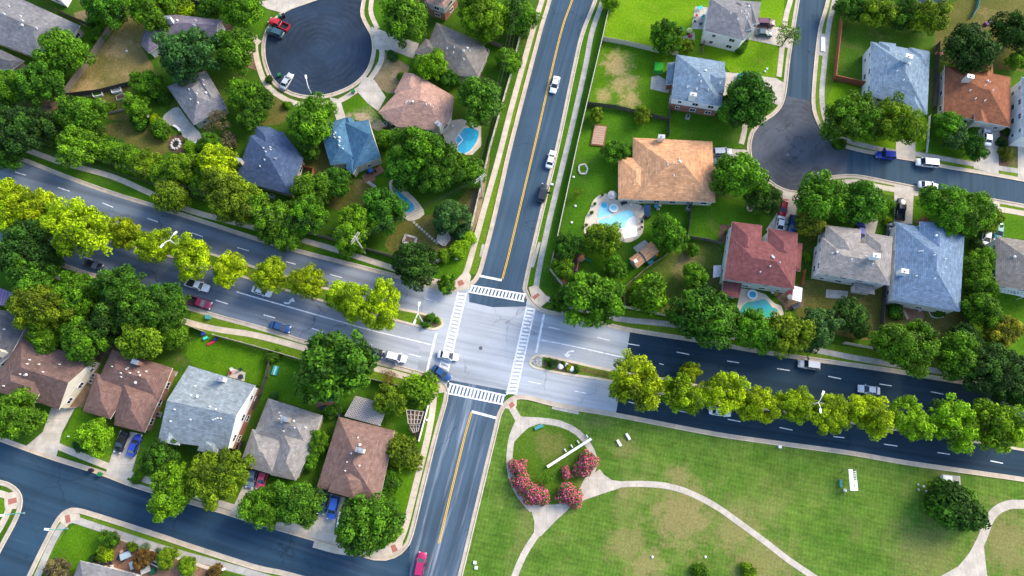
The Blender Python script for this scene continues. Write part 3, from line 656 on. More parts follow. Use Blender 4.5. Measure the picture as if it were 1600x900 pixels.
def house(label, z, blocks, roof, wall=(.62, .58, .50), chimneys=(), slope=.46, garage=None, brick=False, cat='house', vents=7, vcol=0, windows=True, name='house', chim_col=0, chh=2.1):
    B = []
    for i, b in enumerate(blocks):
        px, g = b[0], b[1] if len(b) > 1 else (); zz = (b[2] if b[2] > 0 else z - b[2]) if len(b) > 2 else z
        B.append(Block(px, list(g), zz - .021 * i, (b[3] if len(b) > 3 else slope) * (1 - .012 * i)))
    cx = sum(p[0] for p in B[0].P) / len(B[0].P); cy = sum(p[1] for p in B[0].P) / len(B[0].P); O = Vector((cx, cy, 0))
    t = thing(name, label, cat, O)
    rm, gms, wm, fm, bm_ = MB(), [], MB(), MB(), MB()
    insets = []
    for i, b in enumerate(B):
        n = len(b.P)
        for e, pts, uv in b.faces():
            if e in b.g: gm = MB(); gm.face(pts, 0, uv); gms.append(gm)
            else: rm.face(pts, 0, uv)
        for e in range(n):
            p, q = b.P[e], b.P[(e + 1) % n]
            fm.face([(p[0], p[1], b.z - .2), (q[0], q[1], b.z - .2), (q[0], q[1], b.z), (p[0], p[1], b.z)])
        k = len(fm.f); fm.poly(b.P, b.z - .2)
        for j in range(k, len(fm.f)): fm.f[j] = fm.f[j][::-1]
        I = inset(b.P, [(.22 if e in b.g else .42) + .013 * i for e in range(n)]); insets.append(I)
        wm.prism(I, 0, b.z - .1 - .004 * i, bottom=False)
        if brick: bm_.prism(inset(b.P, [(.22 if e in b.g else .42) + .013 * i - .05 for e in range(n)]), 0, 2.7, bottom=False)
    ro = rm.build('roof', roof, t, O)
    for gm in gms: gm.build('gable', wallmat(wall), t, O)
    fm.build('fascia', M['white'] if vcol == 0 else M['wood'], t, O)
    wm.build('wall', wallmat(wall), t, O)
    if bm_.f: bm_.build('brick_facing', brickmat(), t, O)
    top = lambda p: max(b.h(p) for b in B)
    for c in chimneys:
        p = G(c[0], c[1], z)
        for _ in range(6): p = G(c[0], c[1], top((p.x, p.y)))
        a = B[0].pl[0][3]; rz = math.atan2(a.y, a.x); zb = min(p.z, z) + .1; h_ = p.z - zb + chh
        cm = MB(); cm.box((p.x, p.y, zb + h_ / 2), (1.45, .85, h_), rz); co_ = cm.build('chimney', wallmat(wall) if chim_col == 0 else chim_col, ro, O)
        cm = MB(); cm.box((p.x, p.y, zb + h_ + .05), (1.6, 1.0, .1), rz); cm.tube([(p.x, p.y, zb + h_ + .1), (p.x, p.y, zb + h_ + .4)], .2); cm.build('chimney_cap', M['metal'], ro, O)
    rr = random.Random(len(label) * 31 + int(cx * 7)); hi = max(top(p) for b in B for _, f_, _ in b.faces() for p in f_); made = 0
    for _ in range(400):
        if made >= vents: break
        b = B[0]; w = [rr.random() ** 1.2 for _ in b.P]; sw = sum(w); p = (sum(a * q[0] for a, q in zip(w, b.P)) / sw, sum(a * q[1] for a, q in zip(w, b.P)) / sw)
        zt = top(p)
        if zt < z + (hi - z) * .45: continue
        vm = MB()
        if made < 1:
            vm.tube([(p[0], p[1], zt - .2), (p[0], p[1], zt + .28)], .2, .2, 10); vm.tube([(p[0], p[1], zt + .26), (p[0], p[1], zt + .5)], .30, .16, 10)
        else: vm.tube([(p[0], p[1], zt - .1), (p[0], p[1], zt + .45)], .085, .085, 6); vm.tube([(p[0], p[1], zt - .1), (p[0], p[1], zt + .12)], .22, .12, 8)
        vm.build('roof_vent', M['white'] if made % 3 or vcol == 0 else M['metal'], ro, O); made += 1
    if windows:
        for i, I in enumerate(insets):
            n = len(I); I = [(p[0], p[1]) for p in I]
            for e in range(n):
                a, c = Vector(I[e]), Vector(I[(e + 1) % n]); L = (c - a).length
                if L < 2.6: continue
                d = (c - a) / L; out = Vector((d.y, -d.x)); rz = math.atan2(d.y, d.x)
                if garage is not None and garage == (i, e):
                    m_ = a.lerp(c, .5); g = MB(); g.box((0, -.03, 1.1), (min(4.8, L * .8), .1, 2.2)); g = g.build('garage_door', M['white'], t); g.location = (m_.x - O.x, m_.y - O.y, 0); g.rotation_euler[2] = rz; continue
                k = max(1, int(L / 3.6))
                for j in range(k):
                    q = a.lerp(c, (j + .5) / k)
                    if any(m_ != i and inside([tuple(x) for x in insets[m_]], q + out * .3) for m_ in range(len(insets))): continue
                    for zc in ((1.5, 4.0) if B[i].z > 4.2 else (1.45,)):
                        w_, h_ = ((1.5, 1.3) if (j + e) % 3 else (1., 1.2))
                        fr, pn = window_mesh(w_, h_); o_ = .06 if brick and zc < 2 else .02
                        w = link('window', fr, t, (q.x + out.x * o_ - O.x, q.y + out.y * o_ - O.y, zc), rz); link('pane', pn, w)
    return t
def shin(c, v=.2):
    return shingle('roof_shingles', c, v)
SG = dict(grey=shin((.20, .195, .205)), slate=shin((.065, .098, .175)), blue=shin((.062, .15, .24)), blue2=shin((.15, .22, .32)), sky=shin((.23, .29, .34)), pink=shin((.42, .255, .20)), taupe=shin((.205, .185, .165)), orange=shin((.56, .295, .155)),
          maroon=shin((.185, .066, .066)), steel=shin((.175, .245, .32)), rust=shin((.25, .095, .048)), brown=shin((.17, .105, .088)), brown2=shin((.19, .112, .092)), silver=shin((.225, .265, .29)), stone=shin((.27, .25, .235)), cocoa=shin((.225, .138, .115)), dim=shin((.11, .11, .12)), violet=shin((.17, .15, .19)))
WHITE, CREAM, TAN, GREY, BRICKY = (.74, .74, .72), (.66, .60, .48), (.45, .38, .28), (.42, .42, .42), (.30, .16, .11)
house('large grey hip roofed house in the top left corner beyond the diagonal wooden fence', 2.9, [([(-40, 2), (-10, -12), (24, -6), (125, 40), (112, 60), (60, 91), (-40, 52)],)], SG['grey'], TAN, slope=.38)
house('grey roof edge poking in below the large top left house at the left border', 2.9, [([(-34, 70), (2, 78), (38, 95), (20, 108), (-34, 108)],)], SG['dim'], TAN, vents=0)
house('white sided two storey house cut off by the top border left of the wooden fence', 5.6, [([(40, -28), (84, -9), (106, -48), (60, -66)], (1,))], SG['grey'], WHITE, vents=0)
house('purple grey roofed house half hidden by the big round oak near the dry lawn', 3, [([(259, 21), (347, 31), (338, 56), (252, 60)], (1,)), ([(228, 40), (259, 24), (268, 60), (232, 83), (220, 70)],)], SG['violet'], WHITE, chimneys=((268, 36),), vents=4)
house('grey hip roofed house with curved concrete patio beside a stone fire pit', 3.1, [([(261, 135), (322, 112), (354, 167), (302, 195)],), ([(296, 124), (322, 111), (350, 158), (326, 168)], (0,), -.45)], SG['grey'], (.46, .47, .36), vents=7)
house('dark blue grey hip roofed house south of the dark cul de sac behind oaks', 3, [([(391, 212), (441, 205), (474, 247), (454, 304), (367, 281)],), ([(399, 197), (420, 198), (442, 208), (436, 250), (396, 240)],)], SG['slate'], TAN, chimneys=((377, 256),), vcol=1, vents=9)
house('bright blue roofed house with stepped front and cream back wall with dark windows', 3.4, [([(498, 197), (541, 183), (562, 252), (516, 258)],), ([(540, 192), (576, 187), (595, 246), (553, 262)], (1,), -.45), ([(537, 186), (551, 184), (560, 214), (545, 218)], (0,)), ([(541, 240), (562, 246), (561, 257), (552, 272), (541, 264)],)], SG['blue'], CREAM, vents=9)
house('pink brown roofed house with tall white chimney beside the deep blue pool', 3, [([(591, 175), (620, 198), (688, 204), (706, 184), (709, 150), (660, 122), (622, 142)],), ([(632, 113), (662, 124), (650, 152), (616, 144)], (0,))], SG['pink'], CREAM, chimneys=((686, 200),), slope=.4)
house('grey brown many hipped house at the end of the cul de sac driveway', 3, [([(682, 35), (755, 67), (763, 85), (747, 119), (714, 118), (660, 88)],), ([(647, 82), (665, 60), (692, 72), (684, 98)],)], SG['taupe'], TAN, slope=.44, vents=8)
house('salmon roofed two storey house with brick base cut off by the top border', 5.5, [([(652, -25), (668, 4), (694, 13), (716, -14), (690, -40)],)], SG['pink'], GREY, brick=True, vents=1, chimneys=((690, -3),))
house('two storey white house with twin dark dormer strips beside two parked dark cars', 5.5, [([(1109, -3), (1189, 3), (1184, 38), (1162, 63), (1101, 48)],), ([(1150, 3), (1161, 4), (1180, 45), (1166, 48)], (2,), -.7), ([(1166, 4), (1178, 5), (1187, 37), (1176, 38)], (2,), -.7)], SG['grey'], WHITE, slope=.4)
house('two storey white and brick house with tall chimney north of the orange roof', 5.4, [([(1057, 85), (1133, 97), (1128, 167), (1049, 154)],), ([(1094, 106), (1133, 108), (1131, 145), (1096, 142)], (1,), -.7), ([(1043, 98), (1062, 96), (1058, 131), (1041, 132)], (), 2.9)], SG['steel'], WHITE, brick=True, chimneys=((1080, 155),), slope=.42)
house('large orange roofed house with curved swimming pool terrace behind it', 3.1, [([(989, 215), (1113, 221), (1118, 316), (988, 312)],), ([(966, 245), (1020, 249), (1020, 312), (966, 311)], (), 3.05, .3), ([(1072, 255), (1122, 261), (1119, 293), (1076, 290)],)], SG['orange'], CREAM, chimneys=((1031, 220),), slope=.42)
house('maroon roofed two storey house with white back wall above the green tinted pool', 5.2, [([(1141, 368), (1247, 386), (1241, 452), (1131, 436)],), ([(1144, 346), (1191, 352), (1188, 412), (1137, 406)],), ([(1200, 356), (1247, 364), (1244, 418), (1197, 410)],), ([(1236, 378), (1254, 380), (1251, 424), (1234, 421)], (), 2.8, .3), ([(1131, 434), (1160, 440), (1155, 466), (1128, 460)], (), 2.8, .15)], SG['maroon'], WHITE, slope=.4, vents=6)
house('grey brown roofed white two storey house between the maroon and the blue roof', 5.2, [([(1285, 372), (1394, 386), (1390, 446), (1279, 427)],), ([(1291, 352), (1346, 358), (1342, 412), (1285, 405)],), ([(1353, 363), (1395, 370), (1392, 414), (1350, 408)],), ([(1335, 440), (1366, 445), (1367, 460), (1335, 455)], (), 2.8, .25)], SG['stone'], WHITE, chimneys=((1362, 404),), slope=.42)
house('big blue roofed house with black pickup in its driveway', 4.6, [([(1400, 347), (1507, 368), (1500, 487), (1396, 469)],), ([(1437, 346), (1478, 348), (1489, 365), (1482, 424), (1440, 414)], (), -.8)], SG['blue2'], WHITE, chimneys=((1406, 428),), slope=.42, vents=9)
house('grey roofed white house cut off by the right border beside the big blue roof', 5, [([(1556, 369), (1650, 383), (1650, 461), (1556, 446)],)], SG['taupe'], WHITE, vents=4)
house('steel blue roofed two storey house inside the red wooden fence corner', 5, [([(1361, 65), (1453, 82), (1449, 179), (1359, 149)],), ([(1374, 65), (1400, 68), (1400, 95), (1376, 92)], (), -.45), ([(1422, 74), (1452, 80), (1449, 105), (1421, 100)], (), -.45), ([(1414, 140), (1440, 145), (1440, 176), (1411, 168)], (), -.45)], SG['steel'], WHITE, chimneys=((1413, 96),), slope=.4)
house('rust brown roofed house with white car on its drive near the right border', 3.3, [([(1476, 102), (1579, 120), (1579, 199), (1474, 177)],), ([(1522, 100), (1551, 100), (1553, 130), (1524, 130)],), ([(1521, 152), (1532, 152), (1544, 193), (1523, 189)], (2,), -.7)], SG['rust'], (.55, .50, .44), chimneys=((1508, 127),), slope=.42)
house('pale blue roof sliver at the right border beside the rust brown house', 5, [([(1596, 120), (1650, 125), (1650, 220), (1596, 214)],)], SG['sky'], WHITE, vents=0)
house('dark blue roof cut off by the top border behind the bushy trees', 3, [([(1432, -40), (1490, -30), (1478, 11), (1430, 3)],)], SG['slate'], TAN, vents=0)
house('dark grey roofed house with white chimney at the left border above the brown roofs', 3.1, [([(-50, 478), (14, 486), (40, 510), (16, 556), (-50, 606)],)], SG['dim'], CREAM, chimneys=((6, 553),), slope=.42)
house('brown gabled house with bare cream gable wall at the left border', 3.1, [([(33, 530), (148, 562), (92, 640), (-16, 602)], (1,)), ([(14, 570), (78, 588), (52, 632), (-6, 611)], (), -.9)], SG['brown'], CREAM, slope=.46, vents=9)
house('brown hip roofed house between the cream gable house and the pale blue grey roof', 3.1, [([(175, 546), (270, 575), (248, 628), (152, 597)],), ([(188, 588), (254, 612), (226, 676), (178, 664)],), ([(150, 583), (204, 604), (172, 655), (129, 642)],)], SG['brown2'], BRICKY, chimneys=((219, 568),), vents=10)
house('two storey pale blue grey gabled house in the lower left row', 5.2, [([(295, 571), (399, 602), (356, 703), (247, 688)], (1, 3)), ([(256, 655), (284, 662), (280, 696), (248, 690)], (2,)), ([(318, 678), (346, 686), (338, 711), (308, 704)],)], SG['silver'], WHITE, chimneys=((349, 594),), slope=.4, brick=True, vents=12)
house('stone grey hip roofed house between the pale blue grey and the corner brown house', 3.2, [([(419, 622), (504, 649), (484, 704), (396, 680)],), ([(436, 664), (497, 682), (462, 751), (422, 742)],), ([(394, 670), (452, 690), (428, 742), (374, 727)],)], SG['stone'], TAN, chimneys=((450, 656),), vents=8)
house('cocoa brown hip roofed corner house with bright blue car on its drive', 3.1, [([(529, 651), (617, 673), (592, 787), (495, 761)],), ([(528, 728), (556, 716), (582, 752), (553, 779), (512, 768)], (), -.9)], SG['cocoa'], CREAM, chimneys=((565, 704),), vents=8)
house('grey roof corner at the bottom border beside the cluttered gravel garden', 3, [([(125, 876), (214, 898), (200, 945), (100, 935)],)], SG['grey'], CREAM, vents=0)
# carport, sheds
t = thing('carport', 'purple metal carport roof at the left border above the dark grey house', 'carport', G(5, 470)); O = t.location.copy()
mb = MB(); P = GL([(-22, 442), (25, 459), (15, 479), (-22, 474)], 2.7); mb.prism(P, 2.7, 2.78)
a, b, c, d = (Vector((p.x, p.y, 0)) for p in P)
mb.build('roof', plain('purple_metal', (.16, .11, .24), .4, .1), t, O)
mb = MB()
for i in range(9): mb.bar(a.lerp(b, (i + .5) / 9) + Vector((0, 0, 2.8)), d.lerp(c, (i + .5) / 9) + Vector((0, 0, 2.8)), .06, .05)
mb.build('ridge_seam', M['metal'], t, O)
for p in P:
    mb = MB(); q = p.lerp((a + c) / 2, .1); mb.tube([(q.x, q.y, 0), (q.x, q.y, 2.7)], .06, n=6); mb.build('post', M['metal'], t, O)
def shed(label, z, px, g, roof, wall, **kw): return house(label, z, [(px, g)], roof, wall, cat='shed', name='garden_shed', vents=0, windows=False, **kw)
shed('larger orange roofed garden shed beyond the white pool canopy', 2.6, [(999, 392), (1017, 377), (1030, 393), (1011, 408)], (1, 3), SG['orange'], GREY, slope=.4)
s_ = shed('smaller orange roofed garden shed with white skylight on its roof', 2.3, [(983, 404), (997, 394), (1009, 408), (996, 419)], (1, 3), SG['orange'], GREY, slope=.3)
mb = MB(); p = G(993, 408, 2.75); mb.box((p.x, p.y, p.z + .05), (.8, .8, .3), .5); mb.build('skylight', M['white'], s_, s_.location)
shed('grey hexagonal garden hut beside the curved concrete patio', 2.2, [(314, 212), (322, 206), (332, 207), (337, 216), (332, 226), (318, 226)], (), SG['dim'], GREY, slope=.3)
shed('small brown lean to shed half under the trees behind the left brown house', 2.2, [(183, 528), (206, 536), (200, 552), (182, 545)], (), SG['brown'], TAN, slope=.2)
mb = MB(); mb.poly(GL([(989, 387), (1007, 375), (1013, 380), (996, 395)]), .05); struct('patio', mb, M['patio'])
# window strip on the cream back wall and the big windows are made by house(); lean-to patio covers
def cover_roof(label, px, z, mat, n=9, slat=False, name='patio_cover'):
    P = [Vector((p.x, p.y, 0)) for p in GL(px, z)]; O = sum(P, Vector()) / len(P); t = thing(name, label, 'pergola' if slat else 'patio cover', O); a, b, c, d = P
    if slat:
        for i in range(n + 1):
            f = i / n; mb = MB(); mb.bar(a.lerp(b, f) + Vector((0, 0, z)), d.lerp(c, f) + Vector((0, 0, z)), .16, .12); mb.build('slat', mat, t, O)
        for i in range(slat + 1):
            f = i / slat; mb = MB(); mb.bar(a.lerp(d, f) + Vector((0, 0, z - .16)), b.lerp(c, f) + Vector((0, 0, z - .16)), .12, .16); mb.build('beam', mat, t, O)
    else: mb = MB(); mb.prism(P, z - .12, z); mb.build('roof', mat, t, O)
    for p in P:
        q = p.lerp(O, .06); mb = MB(); mb.bar((q.x, q.y, 0), (q.x, q.y, z - .1), .12); mb.build('post', mat, t, O)
    return t
cover_roof('large grey lattice pergola behind the cocoa brown corner house', [(539, 650), (593, 665), (607, 632), (556, 619)], 2.7, plain('pergola_grey', (.42, .38, .38), .8, .3, 4), 22, 12, 'pergola')
cover_roof('small white timber pergola over bare soil beside the corner fence', [(635, 640), (662, 643), (656, 662), (638, 662)], 2.5, M['wood_pale'], 4, 3, 'pergola')
cover_roof('low white timber frame below the small pergola at the corner fence', [(640, 664), (656, 664), (653, 674), (646, 676)], 1.4, M['wood_pale'], 3, 2, 'pergola')
cover_roof('white shade canopy on the edge of the curved pool terrace', [(971, 356), (995, 353), (996, 369), (975, 373)], 2.6, M['white'])
cover_roof('navy blue grill canopy beside the curved pool terrace', [(1005, 320), (1017, 320), (1016, 337), (1007, 336)], 2.4, plain('navy_canvas', (.015, .035, .08), .95, .2, spec=.05))
cover_roof('white flat patio cover right of the green tinted pool', [(1240, 446), (1254, 450), (1252, 472), (1238, 468)], 2.4, M['white'])
cover_roof('grey metal cover beside the maroon house wall and its left fence', [(1115, 415), (1127, 414), (1126, 432), (1114, 434)], 2.2, M['metal'])
cover_roof('white panel roof over the patio at the right border', [(1563, 448), (1604, 456), (1602, 464), (1562, 454)], 2.5, M['white'], 8, 2)

# ------------------------------------------------------------------ pools
def pool(label, px, mat, closed=True, extra=None):
    L = spline(GL(px), .5, True) if closed else GL(px); c_ = sum((Vector((p.x, p.y, 0)) for p in L), Vector()) / len(L)
    t = thing('swimming_pool', label, 'pool', c_)
    mb = MB(); mb.poly(L, .10); mb.build('water', M[mat], t, c_)
    mb = MB(); ribbon(mb, [Vector((p.x, p.y, 0)) for p in L], .4, .05, .09, closed=True); mb.build('coping', M['deck'], t, c_)
    return t, c_
sheet('pool_deck', [(706, 188), (722, 186), (752, 198), (752, 228), (738, 242), (712, 242), (700, 230), (691, 208)], .05, M['walk'])
t, c_ = pool('deep blue angular swimming pool beside the pink brown house', [(724, 200), (737, 198), (749, 205), (749, 214), (745, 224), (736, 236), (725, 242), (714, 237), (715, 227), (711, 218), (717, 210)], 'water', False)
mb = MB(); ribbon(mb, GL([(717, 211), (723, 219), (716, 227)]), .3, .1, .06); mb.build('spa_wall', M['white'], t, c_)
sheet('pool_deck', [(608, 284), (620, 282), (632, 295), (648, 310), (658, 322), (663, 335), (646, 345), (630, 340), (614, 315)], .05, M['deck'], True)
pool('blue kidney shaped swimming pool half hidden under the big dark oak', [(616, 287), (622, 296), (634, 307), (646, 318), (649, 327), (640, 334), (631, 329), (621, 310)], 'water')
sheet('pool_deck', [(939, 304), (948, 303), (962, 312), (1000, 320), (1006, 330), (1006, 347), (1004, 364), (993, 375), (980, 379), (970, 377), (962, 371), (940, 372), (915, 369), (913, 353), (915, 339), (921, 329), (925, 317), (931, 309)], .05, M['deck'], True)
t, c_ = pool('pale turquoise free form pool behind the orange roofed house', [(934, 344), (953, 338), (965, 332), (979, 327), (989, 331), (994, 341), (992, 355), (972, 358), (955, 360), (938, 354)], 'water_pale')
mb = MB(); mb.poly(spline(GL([(934, 342), (935, 331), (940, 319), (946, 316), (951, 321), (951, 330), (957, 336), (944, 341)]), .5, True), .108); mb.build('tanning_shelf', M['water_pale'], t, c_)
mb = MB(); mb.poly(spline(GL([(977, 355), (979, 346), (985, 340), (993, 338), (993, 354)]), .5, True), .112); mb.build('shallow_step', M['white'], t, c_)
mb = MB(); mb.disc(G(944, 321), .7, .115); mb.build('drain_cover', M['water'], t, c_)
def spa(label, px, py, r, mat):
    p = G(px, py); t = thing('hot_tub', label, 'hot tub', p); k = mpp(px, py); L = [p + Vector((math.cos(i * math.pi / 12), math.sin(i * math.pi / 12), 0)) * r * k * .82 for i in range(24)]
    mb = MB(); ribbon(mb, L, r * k * .36, .05, .4, closed=True); mb.build('rim', M['white'], t, p)
    mb = MB(); mb.disc(p, r * k * .68, .38); mb.build('water', M[mat], t, p)
spa('round white rimmed hot tub between the two lobes of the pale turquoise pool', 958.5, 326, 7.2, 'water_pale')
sheet('pool_deck', [(1157, 450), (1182, 455), (1196, 460), (1210, 474), (1221, 478), (1225, 492), (1162, 502), (1150, 490), (1153, 472), (1155, 462)], .05, M['deck'])
pool('green tinted pool half hidden under trees behind the maroon house', [(1157, 480), (1167, 471), (1177, 470), (1185, 468), (1193, 466), (1201, 471), (1207, 479), (1216, 484), (1210, 495), (1185, 498), (1162, 495), (1155, 488)], 'water_green')
spa('round white rimmed hot tub beside the green tinted pool', 1175, 461, 8.2, 'water')
# ------------------------------------------------------------------ cars
def loft(mb, st, m=0):
    """st: list of (x, half width, z low, z belt)"""
    rings = []
    for x, w, z0, z1 in st:
        s = [(w * .86, z0), (w * .98, z0 + .12), (w, z0 + (z1 - z0) * .55), (w * .95, z1 - .06), (w * .82, z1)]
        rings.append([(x, y, z) for y, z in s] + [(x, -y, z) for y, z in s[::-1]])
    for A, B in zip(rings, rings[1:]):
        n = len(A)
        for k in range(n): mb.face([A[k], A[(k + 1) % n], B[(k + 1) % n], B[k]], m)
    mb.face(rings[0][::-1], m); mb.face(rings[-1], m)
def frustum(mb, b, tp, z0, z1, m=0):
    P = [(b[0], -b[2], z0), (b[1], -b[2], z0), (b[1], b[2], z0), (b[0], b[2], z0)]; Q = [(tp[0], -tp[2], z1), (tp[1], -tp[2], z1), (tp[1], tp[2], z1), (tp[0], tp[2], z1)]
    for k in range(4): mb.face([P[k], P[(k + 1) % 4], Q[(k + 1) % 4], Q[k]], m)
    mb.face(Q, m)
KIND = dict(  # length, width, body stations (x from front +), cabin base, cabin top, belt, roof height
 sedan=(4.75, .91, [(-2.36, .70, .35, .72), (-2.25, .82, .28, .88), (-1.6, .90, .24, .95), (0, .91, .22, .93), (1.1, .90, .24, .88), (1.9, .85, .26, .80), (2.25, .74, .30, .70), (2.38, .58, .36, .60)], (-1.75, 1.15, .84), (-1.05, .25, .62), .9, 1.44),
 suv=(4.8, .95, [(-2.38, .80, .38, .95), (-2.28, .90, .32, 1.05), (-1.6, .95, .28, 1.08), (0, .95, .26, 1.07), (1.2, .94, .28, 1.04), (1.95, .89, .30, .98), (2.28, .80, .34, .88), (2.4, .66, .40, .74)], (-2.2, 1.2, .89), (-1.85, .45, .70), 1.04, 1.74),
 van=(5.2, .97, [(-2.6, .86, .38, 1.05), (-2.5, .94, .30, 1.15), (-1.5, .97, .28, 1.15), (1.2, .97, .28, 1.12), (2.1, .92, .30, 1.0), (2.45, .82, .34, .9), (2.6, .66, .4, .74)], (-2.45, 1.6, .92), (-2.25, .85, .76), 1.1, 1.85),
 pickup=(5.7, .98, [(-.55, .94, .36, 1.08), (0, .97, .34, 1.08), (1.3, .97, .34, 1.06), (2.3, .93, .36, 1.0), (2.7, .84, .42, .9), (2.85, .7, .48, .78)], (-.5, 1.35, .90), (-.3, .75, .72), 1.05, 1.85))
protos = {}
def make_car(kind):
    L, w, st, cb, ct, belt, zr = KIND[kind]; t = thing('parked_car', 'car', 'car')
    mb = MB(); loft(mb, st)
    body = mb.build('body', M['paint'], t, merge=True, smooth=True)
    if kind == 'pickup':
        mb = MB(); x0, x1 = -2.82, -.52
        for y in (-.9, .9): mb.box(((x0 + x1) / 2, y, .74), (x1 - x0, .13, .72))
        mb.box((x0 + .05, 0, .74), (.1, 1.7, .7)); mb.build('bed_side', M['paint'], t)
        mb = MB(); mb.box(((x0 + x1) / 2 + .04, 0, .52), (x1 - x0 - .1, 1.66, .12)); mb.build('bed_floor', M['dark'], t)
    mb = MB(); frustum(mb, cb, ct, belt - .03, zr - .02); mb.build('window_glass', M['glass'], t)
    mb = MB(); x0, x1, y = ct[0] - .05, ct[1] + .05, ct[2] + .03
    mb.face([(x0, -y, zr), (x1, -y, zr), (x1, y, zr), (x0, y, zr)]); 
    for i, (p, q) in enumerate((((x0, -y), (x1, -y)), ((x1, -y), (x1, y)), ((x1, y), (x0, y)), ((x0, y), (x0, -y)))): mb.face([(p[0], p[1], zr - .07), (q[0], q[1], zr - .07), (q[0], q[1], zr), (p[0], p[1], zr)])
    for sx, bx, tx in ((0, cb[0], x0), (1, cb[1], x1)):
        for sy in (-1, 1): mb.bar((bx, sy * cb[2], belt - .02), (tx, sy * (y - .02), zr - .03), .09)
    mx = (x0 + x1) / 2 - .1
    for sy in (-1, 1): mb.bar((mx, sy * (cb[2] + .01), belt - .02), (mx, sy * y, zr - .03), .09, .05)
    mb.build('roof', M['paint'], t)
    r = .34 if kind == 'sedan' else .38
    xs = (-L * .30, L * .31) if kind != 'pickup' else (-1.75, 1.75)
    for x in xs:
        for sy in (-1, 1):
            mb = MB(); mb.tube([(x, sy * (w - .22), r), (x, sy * (w + .015), r)], r, n=14); tw = mb.build('wheel', M['rubber'], t)
            mb = MB(); mb.tube([(x, sy * (w - .1), r), (x, sy * (w + .03), r)], r * .6, n=10); mb.build('rim', M['metal'], tw)
    xf = st[-1][0]; zf = st[-1][3]
    xb = -2.86 if kind == 'pickup' else st[0][0]
    for sy in (-1, 1):
        mb = MB(); mb.box((xf - .12, sy * (w * .68), zf + .02), (.26, .34, .15)); mb.build('headlight', M['lamp_glass'], t)
        mb = MB(); mb.box((xb + .06, sy * (w * .74), st[0][3] - .1 if kind != 'pickup' else .9), (.16, .24, .22)); mb.build('taillight', M['tail_glass'], t)
        mb = MB(); mb.box((cb[1] - .25, sy * (w + .1), belt + .1), (.14, .2, .13)); mb.build('mirror', M['paint'], t)
    return t
M['lamp_glass'] = plain('headlight_lens', (.7, .72, .74), .15, .05, spec=.6)
M['tail_glass'] = plain('taillight_lens', (.35, .015, .015), .2, .05, spec=.6)
CC = dict(white=(.80, .81, .83), black=(.012, .014, .02), silver=(.45, .48, .52), navy=(.015, .065, .20), blue=(.02, .10, .48), red=(.45, .012, .02), maroon=(.17, .012, .05), magenta=(.36, .012, .09), teal=(.02, .22, .24), steel=(.16, .22, .30), dteal=(.03, .08, .11), pale=(.55, .62, .70), plum=(.10, .015, .05), pink=(.55, .06, .16), rblue=(.02, .05, .40))
def car(kind, px, py, dx, dy, col, label, group=None, cat=None, z=.06):
    if kind not in protos: o = protos[kind] = make_car(kind); 
    else: o = copy_tree(protos[kind])
    p = G(px, py, .7); q = G(px + dx * .5, py + dy * .5, .7); a = math.atan2(q.y - p.y, q.x - p.x)
    o.location = (p.x, p.y, z); o.rotation_euler = (0, 0, a)
    o['label'] = label; o['category'] = cat or {'pickup': 'pickup truck', 'van': 'van'}.get(kind, 'car')
    if group: o['group'] = group
    for ch in o.children: ch.color = (*CC[col], 1)
    if kind == 'pickup' : o.name = 'pickup_truck'
    elif kind == 'van': o.name = 'van'
    else: o.name = 'parked_car' if z == .06 else 'moving_car'
    return o
D = 'cars driving on the roads'; P_ = 'cars parked in driveways and along kerbs'
RD = .036
car('sedan', 867, 132, -8, 28, 'white', 'white sedan nearest the top border on the upper road', D, z=RD)
car('sedan', 861, 249, 8, -28, 'white', 'white sedan just behind the black car on the upper road', D, z=RD)
bc = car('suv', 848, 302, 8, -28, 'black', 'black car stopped on the upper road with its kerb side door open', D, z=RD)
mb = MB(); mb.box((.35, -1.35, .85), (.12, .95, .7), .35); o = mb.build('door', M['paint'], bc); o.color = (*CC['black'], 1)
mb = MB(); mb.box((.4, -1.35, 1.35), (.05, .8, .35), .35); mb.build('door_window', M['glass'], bc)
car('pickup', 436, 38, -27, -12, 'red', 'red pickup truck with black bed parked in the cul de sac', P_)
car('suv', 430, 51, -26, -10, 'dteal', 'dark teal car parked beside the red pickup truck', P_)
car('sedan', 448, 127, 12, -20, 'silver', 'silver car parked at the lower kerb of the dark cul de sac', P_)
car('sedan', 145, 414, 28, 9, 'black', 'black car on the boulevard near the left border', D, z=RD)
car('pickup', 309, 446, 28, 9, 'white', 'white pickup truck with dark bed beside the median trees', D, z=RD)
car('pickup', 312, 473, 28, 8, 'maroon', 'maroon pickup truck in the kerb lane of the boulevard', D, z=RD)
car('sedan', 409, 455, 28, 9, 'white', 'white car peeking out under the yellow green median trees', D, z=RD)
car('sedan', 438, 511, 28, 7, 'navy', 'navy blue car in the kerb lane above the stone grey house', D, z=RD)
car('suv', 583, 550, 28, 8, 'black', 'black car half hidden by the large oak beside the kerb lane', D, z=RD)
car('suv', 619, 558, 28, 7, 'white', 'white car with dark sunroof waiting in the kerb lane before the stop line', D, z=RD)
car('sedan', 700, 556, 28, 5, 'white', 'white car driving over the left crosswalk', D, z=RD)
car('sedan', 690, 583, 24, 16, 'navy', 'navy blue car turning right at the crossing corner', D, z=RD)
car('suv', 1264, 570, -30, -4, 'silver', 'silver grey car on the new black boulevard under the upper trees', D, z=RD)
car('sedan', 1358, 609, -30, -4, 'pale', 'pale blue silver car beside the median trees of the new black boulevard', D, z=RD)
car('sedan', 1125, 643, 28, 4, 'white', 'white car glimpsed under the right median trees', D, z=RD)
car('suv', 657, 882, 6, -30, 'magenta', 'magenta red car at the bottom border on the lower road', D, z=RD)
car('suv', 521, 793, -8, 34, 'blue', 'bright blue car on the drive of the cocoa brown corner house', P_)
